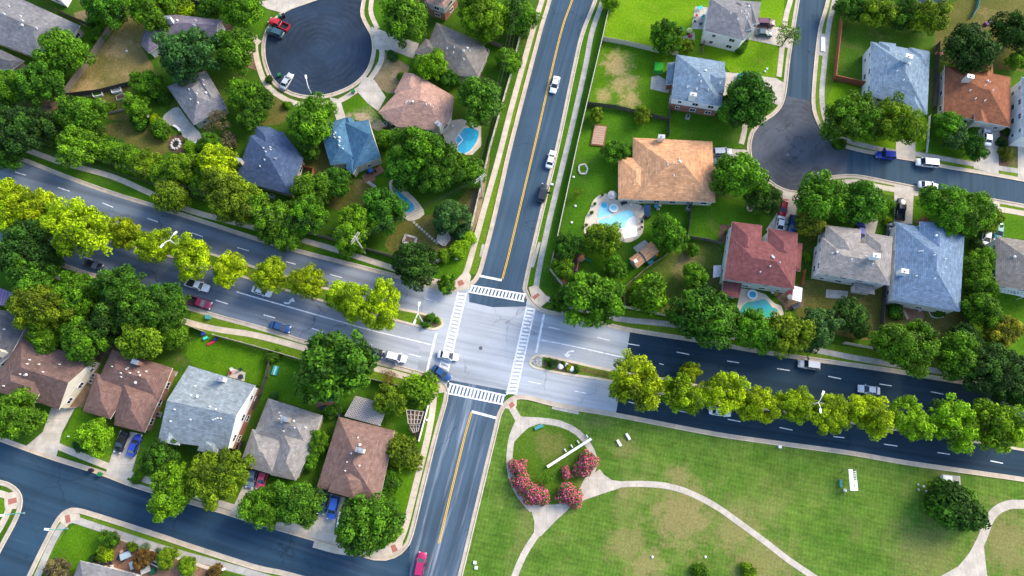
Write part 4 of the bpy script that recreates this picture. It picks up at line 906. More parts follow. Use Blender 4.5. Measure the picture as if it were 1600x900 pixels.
car('sedan', 505, 785, -8, 34, 'dteal', 'dark car half hidden by a tree beside the bright blue car', P_)
car('sedan', 410, 747, -8, 28, 'pink', 'pinkish red car tucked under the stone grey roof', P_)
car('sedan', 394, 744, -8, 28, 'steel', 'grey blue car beside the pinkish red car at the stone grey house', P_)
car('sedan', 190, 690, -12, 28, 'black', 'black car on the drive left of the blue one', P_)
car('sedan', 210, 696, 12, -28, 'rblue', 'blue car on the drive beside the black car', P_)
car('suv', 1384, 243, -30, -2, 'rblue', 'dark blue car parked at the kerb near the right turning circle', P_)
car('van', 1448, 255, -30, -3, 'white', 'white van parked at the upper kerb of the right side street', P_)
car('sedan', 1450, 290, 28, 4, 'white', 'white car at the lower kerb half under a big round tree', P_)
car('pickup', 1407, 327, 2, -34, 'black', 'black pickup truck on the drive of the big blue roofed house', P_)
car('sedan', 1224, 325, -5, 28, 'red', 'red car with pale roof on the drive above the maroon house', P_)
car('suv', 1238, 351, -4, 28, 'navy', 'dark navy car beside the red car above the maroon house', P_)
car('sedan', 1219, 352, -4, 28, 'white', 'white car behind the red car at the maroon house', P_)
car('sedan', 1345, 360, 3, -28, 'rblue', 'blue car between the two front gables of the grey brown house', P_)
car('sedan', 1543, 214, 0, -28, 'white', 'white car on the drive of the rust brown house', P_)
car('suv', 1128, 238, 30, -1, 'silver', 'silver car on the drive of the large orange roofed house', P_)
car('sedan', 1130, 252, 30, -1, 'steel', 'blue grey car beside the silver one at the orange roofed house', P_)
car('suv', 1196, 36, 28, 1, 'plum', 'dark plum car on the drive of the two storey white house', P_)
car('sedan', 1193, 52, 28, 2, 'dteal', 'dark teal car beside the dark plum car', P_)
car('pickup', 1170, 121, -30, -2, 'teal', 'teal pickup truck half under a tree by the white and brick house', P_)
car('sedan', 1560, 361, -4, 28, 'teal', 'pale teal car behind the big round tree near the right border', P_)
car('sedan', 1541, 371, -4, 28, 'white', 'white car in the shade left of the pale teal car', P_)
car('sedan', 1391, 360, 3, -28, 'dteal', 'dark car squeezed between the grey brown and the big blue roof', P_)
# ------------------------------------------------------------------ trees and shrubs
def crown_mesh(seed, lobes, lobe_r, leaf, hgt=.8, density=1.5, flat=0., core=True):
    g = np.random.default_rng(seed); V, Fq, C = [], [], []; cen = []
    tries = 0
    while len(cen) < lobes and tries < 6000:
        tries += 1
        th = g.uniform(0, 2 * math.pi); u = g.uniform(-.4, 1.); rr = math.sqrt(max(0, 1 - u * u)); k = g.uniform(.62, 1.) if g.random() < .8 else g.uniform(.2, .6)
        k *= (1 - lobe_r * .75) * (1 + .14 * math.sin(2 * th + seed) + .12 * math.sin(3 * th + seed * 1.7) + g.normal() * .07)
        c = np.array([rr * math.cos(th) * k, rr * math.sin(th) * k, u * k * hgt * (1 - flat)])
        if any(np.linalg.norm(c - o) < lobe_r * .78 for o, _ in cen): continue
        cen.append((c, lobe_r * g.uniform(.65, 1.3)))
    vs, cl = [], []
    for c, r in cen:
        n = int(4 * math.pi * r * r * .75 / (leaf * leaf) * density)
        d = g.normal(size=(n, 3)); d[:, 2] += .25; d /= np.linalg.norm(d, axis=1)[:, None]
        lump = 1 + .22 * np.sin(d[:, 0] * 5 + seed) * np.sin(d[:, 1] * 5 + c[0] * 9) + .1 * g.normal(size=n)
        p = c + d * (r * lump)[:, None] * np.array([1, 1, .85])
        nm = d + .55 * g.normal(size=(n, 3)); nm[:, 2] += .25; nm /= np.linalg.norm(nm, axis=1)[:, None]
        a = np.cross(nm, g.normal(size=(n, 3))); a /= np.linalg.norm(a, axis=1)[:, None] + 1e-9; b = np.cross(nm, a)
        s = leaf * g.uniform(.5, 1.15, size=(n, 1)); e = s * g.uniform(.45, .8, size=(n, 1))
        q = np.stack([p - a * s, p - b * e, p + a * s, p + b * e], 1)
        vs.append(q.reshape(-1, 3)); cl.append(np.full(n * 4, np.clip(g.normal(.5, .24), 0, 1)))
    v = np.concatenate(vs).astype(np.float32); cl = np.concatenate(cl).astype(np.float32); n = len(v) // 4
    v /= np.percentile(np.hypot(v[:, 0], v[:, 1]), 93)
    me = bpy.data.meshes.new('crown'); me.vertices.add(len(v)); me.vertices.foreach_set('co', v.ravel())
    me.loops.add(len(v)); me.loops.foreach_set('vertex_index', np.arange(len(v), dtype=np.int32))
    me.polygons.add(n); me.polygons.foreach_set('loop_start', np.arange(n, dtype=np.int32) * 4)
    me.materials.append(M['leaf']); me.update(calc_edges=True)
    at = me.attributes.new('clump', 'FLOAT', 'POINT'); at.data.foreach_set('value', cl)
    return me
def trunk_mesh(seed):
    g = random.Random(seed); mb = MB(); b = [Vector((0, 0, 0)), Vector((g.uniform(-.02, .02), 0, .5)), Vector((g.uniform(-.05, .05), g.uniform(-.05, .05), 1.))]
    mb.tube(b, .085, .05, 9)
    for i in range(5):
        a = i * 1.26 + g.random(); k = g.uniform(.35, .6)
        mb.tube([b[1].lerp(b[2], g.uniform(.3, .95)), Vector((math.cos(a) * k * .5, math.sin(a) * k * .5, 1.12)), Vector((math.cos(a) * k, math.sin(a) * k, 1.4))], .04, .012, 6)
    o = mb.build('trunk', M['trunk'], smooth=True); me = o.data; bpy.data.objects.remove(o); return me
TR_ = [trunk_mesh(i) for i in range(3)]
CR = {'L': [crown_mesh(10 + i, 125, .155, .043, .78, 1.4) for i in range(5)], 'M': [crown_mesh(30 + i, 78, .195, .054, .85, 1.4) for i in range(6)],
      'Y': [crown_mesh(50 + i, 70, .185, .046, .85, 1.25) for i in range(9)], 'S': [crown_mesh(70 + i, 20, .40, .095, .8) for i in range(4)],
      'O': [crown_mesh(85 + i, 95, .17, .060, .9, 1.4) for i in range(2)], 'T': [crown_mesh(95 + i, 26, .20, .05, .8, .45) for i in range(2)]}
LC = dict(D=(.038, .125, .006), G=(.066, .180, .005), L=(.115, .255, .004), Y=(.195, .315, .002), O=(.105, .190, .005), B=(.036, .110, .026), R=(.12, .07, .02), K=(.024, .072, .008), P=(.50, .050, .105), A=(.15, .17, .012), W=(.10, .10, .06), C=(.13, .22, .16))
def vary(c, k=.17): f = 1 + rnd.uniform(-k, k); return (c[0] * f * (1 + rnd.uniform(-.12, .12)), c[1] * f, c[2] * f, 1)
tree_n = 0
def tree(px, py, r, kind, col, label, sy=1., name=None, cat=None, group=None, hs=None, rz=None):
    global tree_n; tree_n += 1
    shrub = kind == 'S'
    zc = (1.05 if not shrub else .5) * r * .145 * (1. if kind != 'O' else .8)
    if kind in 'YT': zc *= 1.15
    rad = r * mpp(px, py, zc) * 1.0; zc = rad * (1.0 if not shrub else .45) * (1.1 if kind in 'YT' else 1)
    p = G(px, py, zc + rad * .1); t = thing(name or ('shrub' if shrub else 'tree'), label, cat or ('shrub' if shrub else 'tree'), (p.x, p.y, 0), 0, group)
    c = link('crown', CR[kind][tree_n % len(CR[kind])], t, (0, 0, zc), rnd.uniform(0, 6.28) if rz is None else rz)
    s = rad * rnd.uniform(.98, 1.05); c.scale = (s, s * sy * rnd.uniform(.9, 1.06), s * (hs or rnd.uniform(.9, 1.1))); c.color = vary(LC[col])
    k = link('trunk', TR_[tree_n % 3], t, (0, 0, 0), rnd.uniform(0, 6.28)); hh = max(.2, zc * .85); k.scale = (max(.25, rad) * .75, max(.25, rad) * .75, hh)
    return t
T1 = """95 80 36 M G bright round tree overlapping the corner of the top left grey roof
20 135 30 M G leafy tree at the left border below the top left grey roof
65 127 34 M D broad dark tree left of the diagonal fence's lower half
125 180 33 M G round solitary tree at the lower end of the diagonal wooden fence
35 202 40 L K very dark sprawling tree mass above the boulevard at the left border
8 240 24 M D dark tree touching the upper left boulevard edge
237 17 33 M G tree at the upper end of the diagonal wooden fence
165 12 32 M D dark tree cut by the top border left of the fence end
147 36 11 S D small dark bush on the bare yard left of the fence
153 55 11 S G second small bush left of the fence, over grass
165 40 9 S L small bright bush nearest the fence in the bare yard
296 84 44 O B huge blue green live oak over the purple grey roof
370 76 31 M G tree between the huge live oak and the cul de sac
227 130 21 M G tree at the lower right corner of the dry lawn
385 148 29 M G tall tree right of the curved patio house
392 180 21 M D darker tree below the one right of the curved patio house
213 166 20 M G rounded tree left of the curved patio
217 190 13 S D dark bush left of the curved patio below a taller tree
252 152 13 S D dark bush at the top of the curved patio
252 202 15 S G low green bush along the edge of the curved patio
242 187 9 S Y yellow green bush by the white chair left of the patio
172 168 8 S L pale green sapling below the raised garden beds
340 188 20 T W bare greyish tree beside the wall of the curved patio house
377 18 30 M G tree left of the driveway at the top of the cul de sac
330 10 18 M D dark tree at the top border above the purple grey roof
285 14 17 S Y yellow green hedge bush above the purple grey roof
120 226 30 M G tree at the left end of the long boulevard hedge
632 28 37 M G large tree right of the cul de sac neck
751 24 38 L L large bright tree at the top border beside the grey brown roof
675 103 23 M L bright tree between the pink brown and grey brown roofs
704 124 14 M D dark small tree right of the bright one between two roofs
748 158 35 M D dark dense tree above the deep blue pool
793 92 19 M G small tree along the left fence of the upper road
812 25 27 M G tree at the top border beside the upper road
800 97 14 S G bush hugging the fence of the upper road
485 187 34 M G big tree covering the corner of the bright blue roof
404 160 22 M D dark tree at the left kerb of the dark cul de sac
605 218 16 M G small tree right of the bright blue roof
612 87 9 S B lone dark bush on the bare yard beside a driveway
420 124 6 S K tiny clipped bush at the left kerb of the cul de sac
449 164 7 S G tiny bush at the lower kerb of the cul de sac
656 236 44 L G huge tree with bright top between the blue roof and the deep blue pool
690 266 35 L D dark lower tree leaning out from the huge tree toward the utility pole
632 262 32 M D dark tree over the kidney pool's upper end
735 268 22 M G tree beside the utility pole at the upper road fence
718 255 16 M G small tree at the lower tip of the deep blue pool
482 232 17 M D dark tree in the gap between the slate and bright blue roofs
529 285 23 M D dark round tree below the bright blue roof's left corner
486 298 28 M G tree at the right wall of the slate roofed house
480 336 34 L G broad tree below the slate roofed house
428 345 31 M G tree covering the boulevard edge left of the utility pole
450 365 24 M G tree over the boulevard walk left of the broad bright tree
555 350 36 L L bright yellow green tree beside the boulevard utility pole
546 380 21 M G lower tree overhanging the walk beside the boulevard utility pole
600 330 33 M D dark tree left of the kidney pool's lower end
705 338 26 M B blue green tree in the corner yard near the fence
648 411 33 M K dark olive tree overhanging the boulevard near the corner
722 362 15 S B leafy bush along the upper road fence in the corner yard
698 443 15 M G small tree at the crossing corner by the ramp
225 256 21 M O olive tree in the boulevard hedge line
265 305 27 M O tree overhanging the boulevard kerb below the hedge
287 263 28 M O yellowish tree at the right end of the boulevard hedge
338 256 32 M Y tall yellow green tree beside the slate roof's chimney
358 308 42 L O big olive tree over the boulevard walk below the slate roof
388 318 30 M G tree touching the lower left edge of the slate roof
318 285 22 M G green tree between two olive trees on the boulevard walk
330 225 16 M G leafy tree below the hexagonal hut
355 220 14 S W greyish bush beside the bare tree at the patio house
36 392 40 M K dark tree under the left end of the yellow median row
72 405 24 M K dark tree by the kerb in front of the black car
52 437 36 M D tree south of the boulevard at the left border
192 450 36 M D dark tree south of the boulevard opposite the white pickup
116 450 26 M G tree south of the boulevard left of the dark one
62 478 42 L O large olive topped tree beside the purple carport roof
116 468 31 M G tree in the middle of the dense lower left grove
150 470 20 S L pale feathery tree in the lower left grove
240 488 40 L D big dark tree beside the maroon pickup
262 474 33 M D dark tree right at the kerb behind the maroon pickup
222 526 34 M O bright olive tree above the left brown hip roof
272 520 22 M G tree hanging over the yard beside the boulevard walk
68 522 26 M G tree leaning on the brown gabled roof's upper edge
130 532 34 M G tree covering the brown gabled roof's ridge end
168 503 30 M K darkest tree in the middle of the lower left grove
195 478 25 M K dark gap filling tree between two grove giants
25 650 38 M G big tree in front of the brown gabled house at the left border
148 684 26 M L bright tree on the lawn before the brown hip roof
125 697 11 S B dark bush beside the bright front lawn tree
270 762 42 L L large bright tree over the residential street kerb
338 742 43 L O large olive tree right of the bright street tree
252 716 31 L D dark tree at the pale blue grey house's front
412 794 33 M G bright tree over the drive of the stone grey house
463 784 36 M D dark tree in front of the stone grey house
572 820 47 M D huge dark tree at the lower street corner
610 826 20 M G lighter side tree attached to the huge dark corner tree
630 706 28 S O olive round tree right of the cocoa brown roof
497 690 17 M G tree squeezed between the stone grey and cocoa roofs, upper
485 718 14 M G tree squeezed between the stone grey and cocoa roofs, lower
610 755 14 S D dark bush at the right eave of the cocoa brown house
603 786 13 S G green bush below the dark one at the cocoa brown eave
505 700 10 S G little bush against the cocoa brown roof's left eave
519 572 54 O D giant round oak between the boulevard and the row of houses
610 622 24 M O olive tree above the grey lattice pergola
652 610 28 S L bright dense tree at the crossing corner by the red ramp pad
608 590 14 T R reddish sparse tree beside the boulevard walk
520 642 12 S D dark hedge bush beside the grey lattice pergola
421 560 9 S G small bush at the yard fence corner by the boulevard walk
430 556 10 S G second small bush beside the yard fence corner
955 2 14 M L tree at the top border right of the upper road
1041 57 25 O G round tree beside the dark patio toys
1165 158 40 M D big tree at the upper left of the grey turning circle
1150 170 22 M D lower shaded limb tree left of the turning circle
962 236 19 M G tree at the upper left corner of the orange roof
932 180 11 M O sparse bush at the fence above the wooden deck
1005 180 13 M O thin bush on the dark fence between two yards
1072 72 12 M O brownish bush beside the round tree and the fence
1158 276 38 M G large tree right of the orange roof
1196 311 25 M K dark tree below the large tree at the orange roof
944 372 27 M O tree overhanging the pale turquoise pool
1045 367 26 O G round tree below the pool terrace by the sheds
887 383 22 M D tree by the upper road fence above the play set
880 417 17 M G tree by the fence below the play set
903 301 10 T O thin leafless shrub on the green side lawn
961 417 19 M G small tree right of the play set
925 468 43 M G large bright tree beside the crossing's upper right corner
903 447 20 M G lower limb tree near the fence bend above the crossing
1015 459 29 S L dense light green round tree behind the boulevard walk
1085 432 20 M G small tree in the maroon house's side yard
1083 391 10 M G young tree near the weathered fence corner
1098 493 47 M D large dark tree above the new black boulevard
1135 498 24 M D dark side tree left of the green tinted pool
873 473 14 M D bushy tree at the crossing's upper right corner
1180 514 33 M G tree right below the green tinted pool
1230 521 34 M O olive lit tree over the new boulevard kerb
1280 512 31 M B blue green tree right of the olive lit tree
1326 492 27 M K dark tree in the yard behind the grey brown house
1346 515 14 M K dark bush at the back of the grey brown house's yard
1400 486 13 S D dark bush left of the brick patio behind the blue roof
1422 540 46 L G broad tree over the walk behind the big blue roof
1500 560 34 M G tree at the right end of the broad tree by the boulevard
1552 580 44 L K huge dark tree above the boulevard near the right border
1598 600 34 M K dark tree at the right border above the boulevard
1535 482 28 M G tree right of the big blue roof's lower corner
1567 517 25 M A golden olive tree near the right border
1510 528 22 M K dark tree between the golden tree and the blue roof
1530 412 22 M G tree between the big blue roof and the grey right roof, upper
1532 444 23 M G tree between the big blue roof and the grey right roof, lower
1527 384 11 S K dark clipped bush above two trees beside the blue roof
1478 322 38 L G large round tree over the right side street, left half
1518 334 36 L G large round tree over the right side street, right half
1549 345 18 M O olive tree at the right edge of the large round pair
1285 309 38 M G tree at the lower kerb of the turning circle by the lamp
1343 318 34 M D dark tree right of the lamp tree at the turning circle
1370 320 20 M G smaller tree before the grey brown house's right gable
1267 348 23 M A orange tinged tree between the maroon and grey brown roofs
1572 240 11 S A yellowish round bush on the mulch at the right border
1522 231 19 M D dark tree at the street left of the rust house drive
1335 183 42 L G big bright tree on the lawn of the steel blue house
1397 190 38 L O olive lit tree covering the steel blue house front
1330 12 21 M D dark tree at the top border inside the red fence
1370 18 25 M O bushy tree with golden top at the top border
1412 22 24 M D dark middle bush of the top border row
1450 28 29 M O large bushy tree right of the top border row
1515 74 38 M K dark spreading tree above the rust brown roof
1582 47 30 M K dark tree near the top right corner
1483 195 21 M G bright tree at the rust brown house's left front
1492 214 18 M B blue green tree below the bright one before the rust house
1590 94 15 M G small green tree at the right border above the rust roof
1537 88 15 M D dark small tree over the rust brown roof's back wing
1232 55 22 T O sparse yellow street tree beside the top right street
1493 793 40 S D dark round tree alone on the park grass
1095 892 13 S G green bush at the park's bottom border
1168 893 12 S O olive bush at the park's bottom border right of the green one
170 843 14 M D dark tree in the cluttered gravel garden, leftmost
165 863 14 S Y yellowish bush before the grey corner roof
225 873 15 M R reddish brown tree in the middle of the gravel garden
262 872 16 M O olive tree in the gravel garden beside the white frame
292 884 14 M O olive bush farther right in the gravel garden
335 895 12 S R rusty flowering bush at the right end of the gravel garden
90 893 19 M W brownish twiggy bush at the bottom border left of the grey roof
206 855 8 S O low clipped bush by the gravel garden walk
225 856 7 S C pale blue agave beside the gravel garden walk, larger one
249 861 5 S C pale blue agave beside the gravel garden walk, smaller one
146 872 7 S B teal green bush at the corner of the grey corner roof
1580 605 26 M D tree squeezed against the right border above the median row
215 745 10 S G dark hedge bush beside the blue car's drive
1312 225 9 S G bush at the bend of the walk by the turning circle
1258 402 9 S L bright shrub at the maroon house's right side
1390 322 9 S G shrub beside the black pickup's drive
1388 345 7 S Y yellow green shrub at the dark car between two roofs
1480 180 9 S D dark hedge left of the rust brown house
1571 205 7 S K dark clipped bush right of the white car's drive, upper
1566 222 8 S K dark clipped bush right of the white car's drive, lower
1145 365 9 S G shrub at the maroon house's left front bed"""
for l in T1.split('\n'):
    a = l.split(' ', 5)
    if float(a[2]) > 0: tree(float(a[0]), float(a[1]), float(a[2]), a[3], a[4], a[5])
def ytree(px, py, r, label, kind='Y', col='Y'): tree(px, py, r * (.98 if px < 900 else 1.03), kind, col, label, group='yellow green trees along the boulevard median')
for a in ((10, 306, 30, 'median tree at the left border, upper one of two'), (48, 322, 31, 'big median tree second from the left border'), (15, 342, 26, 'lower median tree at the left border'), (85, 340, 24, 'median tree tucked behind the biggest left one'),
          (122, 356, 46, 'biggest median tree on the left boulevard'), (198, 364, 23, 'small median tree right of the biggest one'), (240, 382, 30, 'median tree under the left double lamp'), (300, 402, 32, 'round median tree right of the left double lamp'),
          (357, 419, 28, 'median tree above the maroon pickup lane'), (420, 430, 28, 'median tree above the hidden white car'), (480, 442, 28, 'median tree above the left turn arrow'), (545, 468, 33, 'left one of the merged pair before the median tip'), (594, 480, 38, 'right one of the merged pair before the median tip'),
          (992, 594, 39, 'first large median tree after the crossing on the new asphalt'), (1065, 618, 29, 'second median tree after the crossing'), (1078, 583, 17, 'small median crown poking out above the second tree'), (1132, 612, 30, 'median tree above the glimpsed white car'),
          (1185, 632, 28, 'median tree left of the right double lamp'), (1242, 634, 28, 'yellowest median tree left of the right lamp'), (1296, 646, 30, 'median tree under the right double lamp'), (1360, 648, 33, 'golden median tree beside the moving pale car'),
          (1421, 652, 32, 'median tree right of the golden one'), (1488, 660, 35, 'larger greener median tree near the right border'), (1562, 668, 41, 'last large median tree at the right border')):
    ytree(a[0], a[1], a[2], 'yellow green ' + a[3], col='L' if a[0] > 1400 or a[0] == 85 else 'Y')
PK_ = CR['S'][1].copy(); PK_.materials.clear(); PK_.materials.append(M['blossom'])
for a in ((810, 730, 13, 'upper left pink crape myrtle of the park ring'), (816, 755, 16, 'middle left pink crape myrtle of the park ring'), (836, 772, 18, 'lower left pink crape myrtle of the park ring'), (917, 725, 18, 'pink crape myrtle at the right end of the long white wall'), (885, 740, 10, 'smallest pink crape myrtle inside the park ring'), (890, 773, 18, 'pink crape myrtle at the lower right ring junction')):
    t = tree(a[0], a[1], a[2], 'S', 'P', a[3], name='crape_myrtle', cat='flowering tree', group='pink flowering trees around the ring path')
    t.children[0].data = PK_
tree(856, 748, 12, 'T', 'G', 'loose green bush in the middle of the park ring')
# long hedge rows
def hedge(label, pts, r, col, name='hedge'):
    L = spline(GL(pts), 1.0); O = L[len(L) // 2].copy(); t = thing(name, label, 'hedge', O)
    g = np.random.default_rng(len(label)); n = max(2, int(sum((b - a).length for a, b in zip(L, L[1:])) / (r * 1.1)))
    vs, cs = [], []
    base = CR['S'][len(label) % 4]; co = np.empty(len(base.vertices) * 3, np.float32); base.vertices.foreach_get('co', co); co = co.reshape(-1, 3)
    for i in range(n):
        p = L[int((i + .5) / n * (len(L) - 1))]; a = g.uniform(0, 6.28); s = r * g.uniform(.85, 1.2)
        Rm = np.array([[math.cos(a), -math.sin(a), 0], [math.sin(a), math.cos(a), 0], [0, 0, 1]]); vs.append(co @ Rm.T * s + np.array([p.x - O.x + g.uniform(-.3, .3), p.y - O.y + g.uniform(-.3, .3), r * .75])); cs.append(np.full(len(co), g.uniform(.2, .8)))
    v = np.concatenate(vs).astype(np.float32); m = len(v) // 4; me = bpy.data.meshes.new('foliage'); me.vertices.add(len(v)); me.vertices.foreach_set('co', v.ravel())
    me.loops.add(len(v)); me.loops.foreach_set('vertex_index', np.arange(len(v), dtype=np.int32)); me.polygons.add(m); me.polygons.foreach_set('loop_start', np.arange(m, dtype=np.int32) * 4)
    me.materials.append(M['leaf']); me.update(calc_edges=True); me.attributes.new('clump', 'FLOAT', 'POINT').data.foreach_set('value', np.concatenate(cs).astype(np.float32))
    o = link('foliage', me, t); o.color = vary(LC[col], .05)
hedge('long dark green hedge along the upper left boulevard walk', [(85, 212), (130, 226), (170, 240), (205, 254), (250, 272), (285, 290)], 2.7, 'G')
hedge('second hedge row behind the long boulevard hedge', [(130, 216), (180, 230), (225, 246)], 1.6, 'D')
hedge('vine covered hedge along the corner yard fence', [(735, 375), (722, 388), (705, 398), (690, 404)], 1.7, 'L')
hedge('low dark hedge in front of the pink brown house bay', [(628, 122), (632, 132)], 1.0, 'D')
hedge('thin green hedge behind the stone grey roof', [(430, 620), (470, 634)], .7, 'B')
hedge('narrow hedge between the cocoa brown house and the walk', [(612, 740), (606, 770), (600, 795)], 1.4, 'G')
hedge('green shrub row under the big blue roof\'s back eave', [(1465, 488), (1480, 490)], 1.0, 'D')
hedge('planted border under the rust brown house front', [(1520, 200), (1532, 203)], .9, 'D')
hedge('leafy border behind the stone grey hexagonal hut', [(296, 236), (310, 234), (325, 232)], 1.5, 'L')
hedge('shrub strip at the front of the two storey white house', [(1163, 66), (1160, 76), (1152, 82)], 1.0, 'D')
hedge('shrub strip on the corner of the white and brick house', [(1135, 165), (1133, 175), (1128, 182)], 1.2, 'D')
# flower bed plants on the median noses
for i, (px, py, r, c, lb) in enumerate(((857, 563, 5, 'D', 'dark green shrub nearest the cobbled median nose'), (865, 568, 7, 'B', 'bluish spiky plant in the median flower bed'), (880, 568, 4, 'G', 'small green plant in the median bed between white stones'), (889, 574, 5, 'Y', 'lime green plant between two white stones on the median'), (901, 576, 6, 'D', 'dark shrub at the right end of the median flower bed'), (858, 574, 4, 'G', 'low green plant at the lower edge of the median bed'),
                        (672, 497, 8, 'G', 'green shrub on the left median nose beside the lamp'), (665, 507, 6, 'D', 'dark shrub at the lower edge of the left median nose'), (683, 500, 5, 'G', 'small shrub at the tip of the left median nose'))):
    tree(px, py, r, 'S', c, lb)
def stone(px, py, r, label, mat='rock', group=None):
    p = G(px, py); g = random.Random(int(px * 7 + py)); bm = bmesh.new(); bmesh.ops.create_icosphere(bm, subdivisions=2, radius=r)
    for v in bm.verts: v.co *= g.uniform(.8, 1.15); v.co.z *= .7
    me = bpy.data.meshes.new('stone'); bm.to_mesh(me); bm.free(); me.materials.append(M[mat]); o = link('stone', me, None, (p.x, p.y, r * .45)); props(o, label, 'stone', group)
stone(875.5, 573, .65, 'white triangular stone left in the median flower bed', 'white'); stone(885, 570, .5, 'white round stone in the middle of the median flower bed', 'white'); stone(894, 577, .65, 'white stone at the right of the median flower bed', 'white'); stone(671, 503, .5, 'white stone on the left median nose', 'white')
# ------------------------------------------------------------------ fences
def fence(label, px, mat, h=1.8, name='wooden_fence', post=2.4, cap=None):
    L = GL(px); O = L[0].copy(); t = thing(name, label, 'fence', O); n_p = 0
    pm = MB(); rm = MB()
    for a, b in zip(L, L[1:]):
        d = (b - a); D_ = d.length; d.normalize(); nn = Vector((-d.y, d.x, 0)); x = 0; rz = math.atan2(d.y, d.x)
        w = .30
        while x < D_:
            l = min(w, D_ - x); c_ = a + d * (x + l / 2); hh = h + rnd.uniform(-.04, .04)
            pm.box((c_.x, c_.y, hh / 2 + .03), (l * .93, .045, hh), rz + rnd.uniform(-.03, .03)); x += w
        for z in (.4, h - .25): c_ = a + d * (D_ / 2) + nn * .06; rm.box((c_.x, c_.y, z), (D_, .06, .1), rz)
        if cap: c_ = a + d * (D_ / 2); rm.box((c_.x, c_.y, h + .09), (D_, .2, .05), rz)
        k = max(1, int(D_ / post))
        for i in range(k):
            if n_p >= 95: break
            c_ = a + d * (D_ * i / k) + nn * .12; mb = MB(); mb.box((c_.x, c_.y, h / 2), (.11, .11, h + .1), rz); mb.build('post', mat, t, O); n_p += 1
    pm.build('picket_panel', mat, t, O); rm.build('rail', mat, t, O); return t
fence('weathered grey fence running diagonally down the dry lawn\'s left side', [(82, 168), (107, 146), (150, 86), (162, 68), (206, 2)], M['wood'], 2.0)
fence('dark fence along the bottom of the dry lawn triangle', [(108, 152), (158, 146), (206, 134)], M['wood_dark'])
fence('dark fence behind the top left grey house toward the bushes', [(92, 20), (118, 32), (146, 44)], M['wood_dark'])
fence('dark fence cut by the top border near the purple grey roof', [(272, -4), (310, 8), (332, 14), (331, 25)], M['wood_dark'])
fence('long cream fence between the left yards and the upper road walk', [(818, 35), (801, 110), (766, 232), (735, 366), (727, 386), (683, 411)], M['wood_pale'], 1.8, cap=1)
fence('grey fence beside the boulevard walk below the corner yard', [(683, 411), (660, 416), (613, 402), (565, 388), (500, 370), (420, 350)], M['wood'])
fence('long pale fence between the right yards and the upper road walk', [(957, -15), (951, 15), (940, 65), (917, 162), (903, 222), (871, 370), (859, 422), (880, 449), (890, 462)], M['wood_pale'], 1.8, cap=1)
fence('pale fence along the boulevard walk right of the crossing', [(890, 462), (930, 474), (975, 481), (1055, 497), (1110, 508)], M['wood_pale'])
fence('pale grey fence between the lime lawn and the patchy lawn', [(940, 64), (975, 70), (1030, 83), (1058, 87)], M['wood_pale'])
fence('dark fence between the patchy lawn and the orange roof garden', [(917, 165), (960, 170), (990, 177), (1044, 190)], M['wood_dark'])
fence('short dark fence between the brick house and the orange roof', [(1044, 172), (1044, 214)], M['wood_dark'])
fence('short pale fence between the two white two storey houses', [(1099, 65), (1096, 86)], M['wood'])
fence('dark fence beside the lawn right of the pool terrace', [(1079, 320), (1076, 345), (1072, 372)], M['wood_dark'])
fence('weathered fence from the yard corner to the maroon house', [(1072, 372), (1100, 376), (1127, 383)], M['wood'])
fence('thin fence running from the sheds to the walk trees', [(1072, 372), (1034, 404), (1007, 422), (972, 452), (975, 480)], M['wood'], 1.6)
fence('dark fence between the yards of the grey brown and big blue houses', [(1379, 448), (1374, 520)], M['wood_dark'])
fence('dark fence at the right of the big blue house', [(1508, 470), (1506, 518)], M['wood_dark'])
fence('pale fence along the walk behind the grey brown house', [(1316, 537), (1338, 541), (1375, 548), (1420, 556)], M['wood_pale'])
fence('red stained fence around the steel blue house lawn', [(1316, 4), (1310, 45), (1301, 125), (1351, 136)], M['wood_red'], 2.0, cap=1)
fence('dark fence squeezed between the steel blue and rust brown houses', [(1463, 70), (1460, 110), (1456, 170)], M['wood_dark'])
fence('thin white fence between two front lawns by the right side street', [(1451, 182), (1448, 222), (1446, 240)], M['white'], .9, 'picket_fence')
fence('short dark fence right of the rust brown house', [(1581, 178), (1600, 182)], M['wood_dark'])
fence('fence behind the left grass yard beside the boulevard walk', [(299, 511), (322, 520)], M['wood_pale'])
fence('pale fence between the boulevard walk and the toy strewn lawn', [(337, 525), (400, 542), (462, 560), (520, 577), (572, 591), (625, 604)], M['wood_pale'])
fence('dark topped fence between the two grass yards of the lower row', [(424, 565), (418, 590), (408, 618), (398, 640)], M['wood_dark'])
fence('white fence along the walk at the corner yard with pergolas', [(670, 634), (663, 660), (655, 690)], M['white'], 1.7)
fence('short fence between the pale blue grey and stone grey houses', [(380, 690), (372, 715)], M['wood_dark'])
fence('low fence below the left brown gabled house', [(92, 641), (120, 637)], M['wood_pale'], 1.2)
fence('brown fence at the right wall of the maroon house', [(1254, 424), (1251, 448)], M['wood_red'], 1.8)
fence('dark fence beside the slate roofed house around a small slab', [(474, 262), (492, 267), (490, 277)], M['wood_red'], 1.6)
fence('dark fence below the pink brown house', [(600, 205), (624, 199)], M['wood_dark'])
fence('pale wire fence beside the top border right trees', [(1530, -10), (1524, 15), (1516, 30)], M['teal_metal'], 1.2, 'metal_fence')
fence('short fence right of the grey brown top house', [(757, 64), (784, 77)], M['wood'])
fence('low white garden fence in the back yard at the long dry lawn', [(158, 181), (175, 177), (194, 173)], M['wood_pale'], .8)
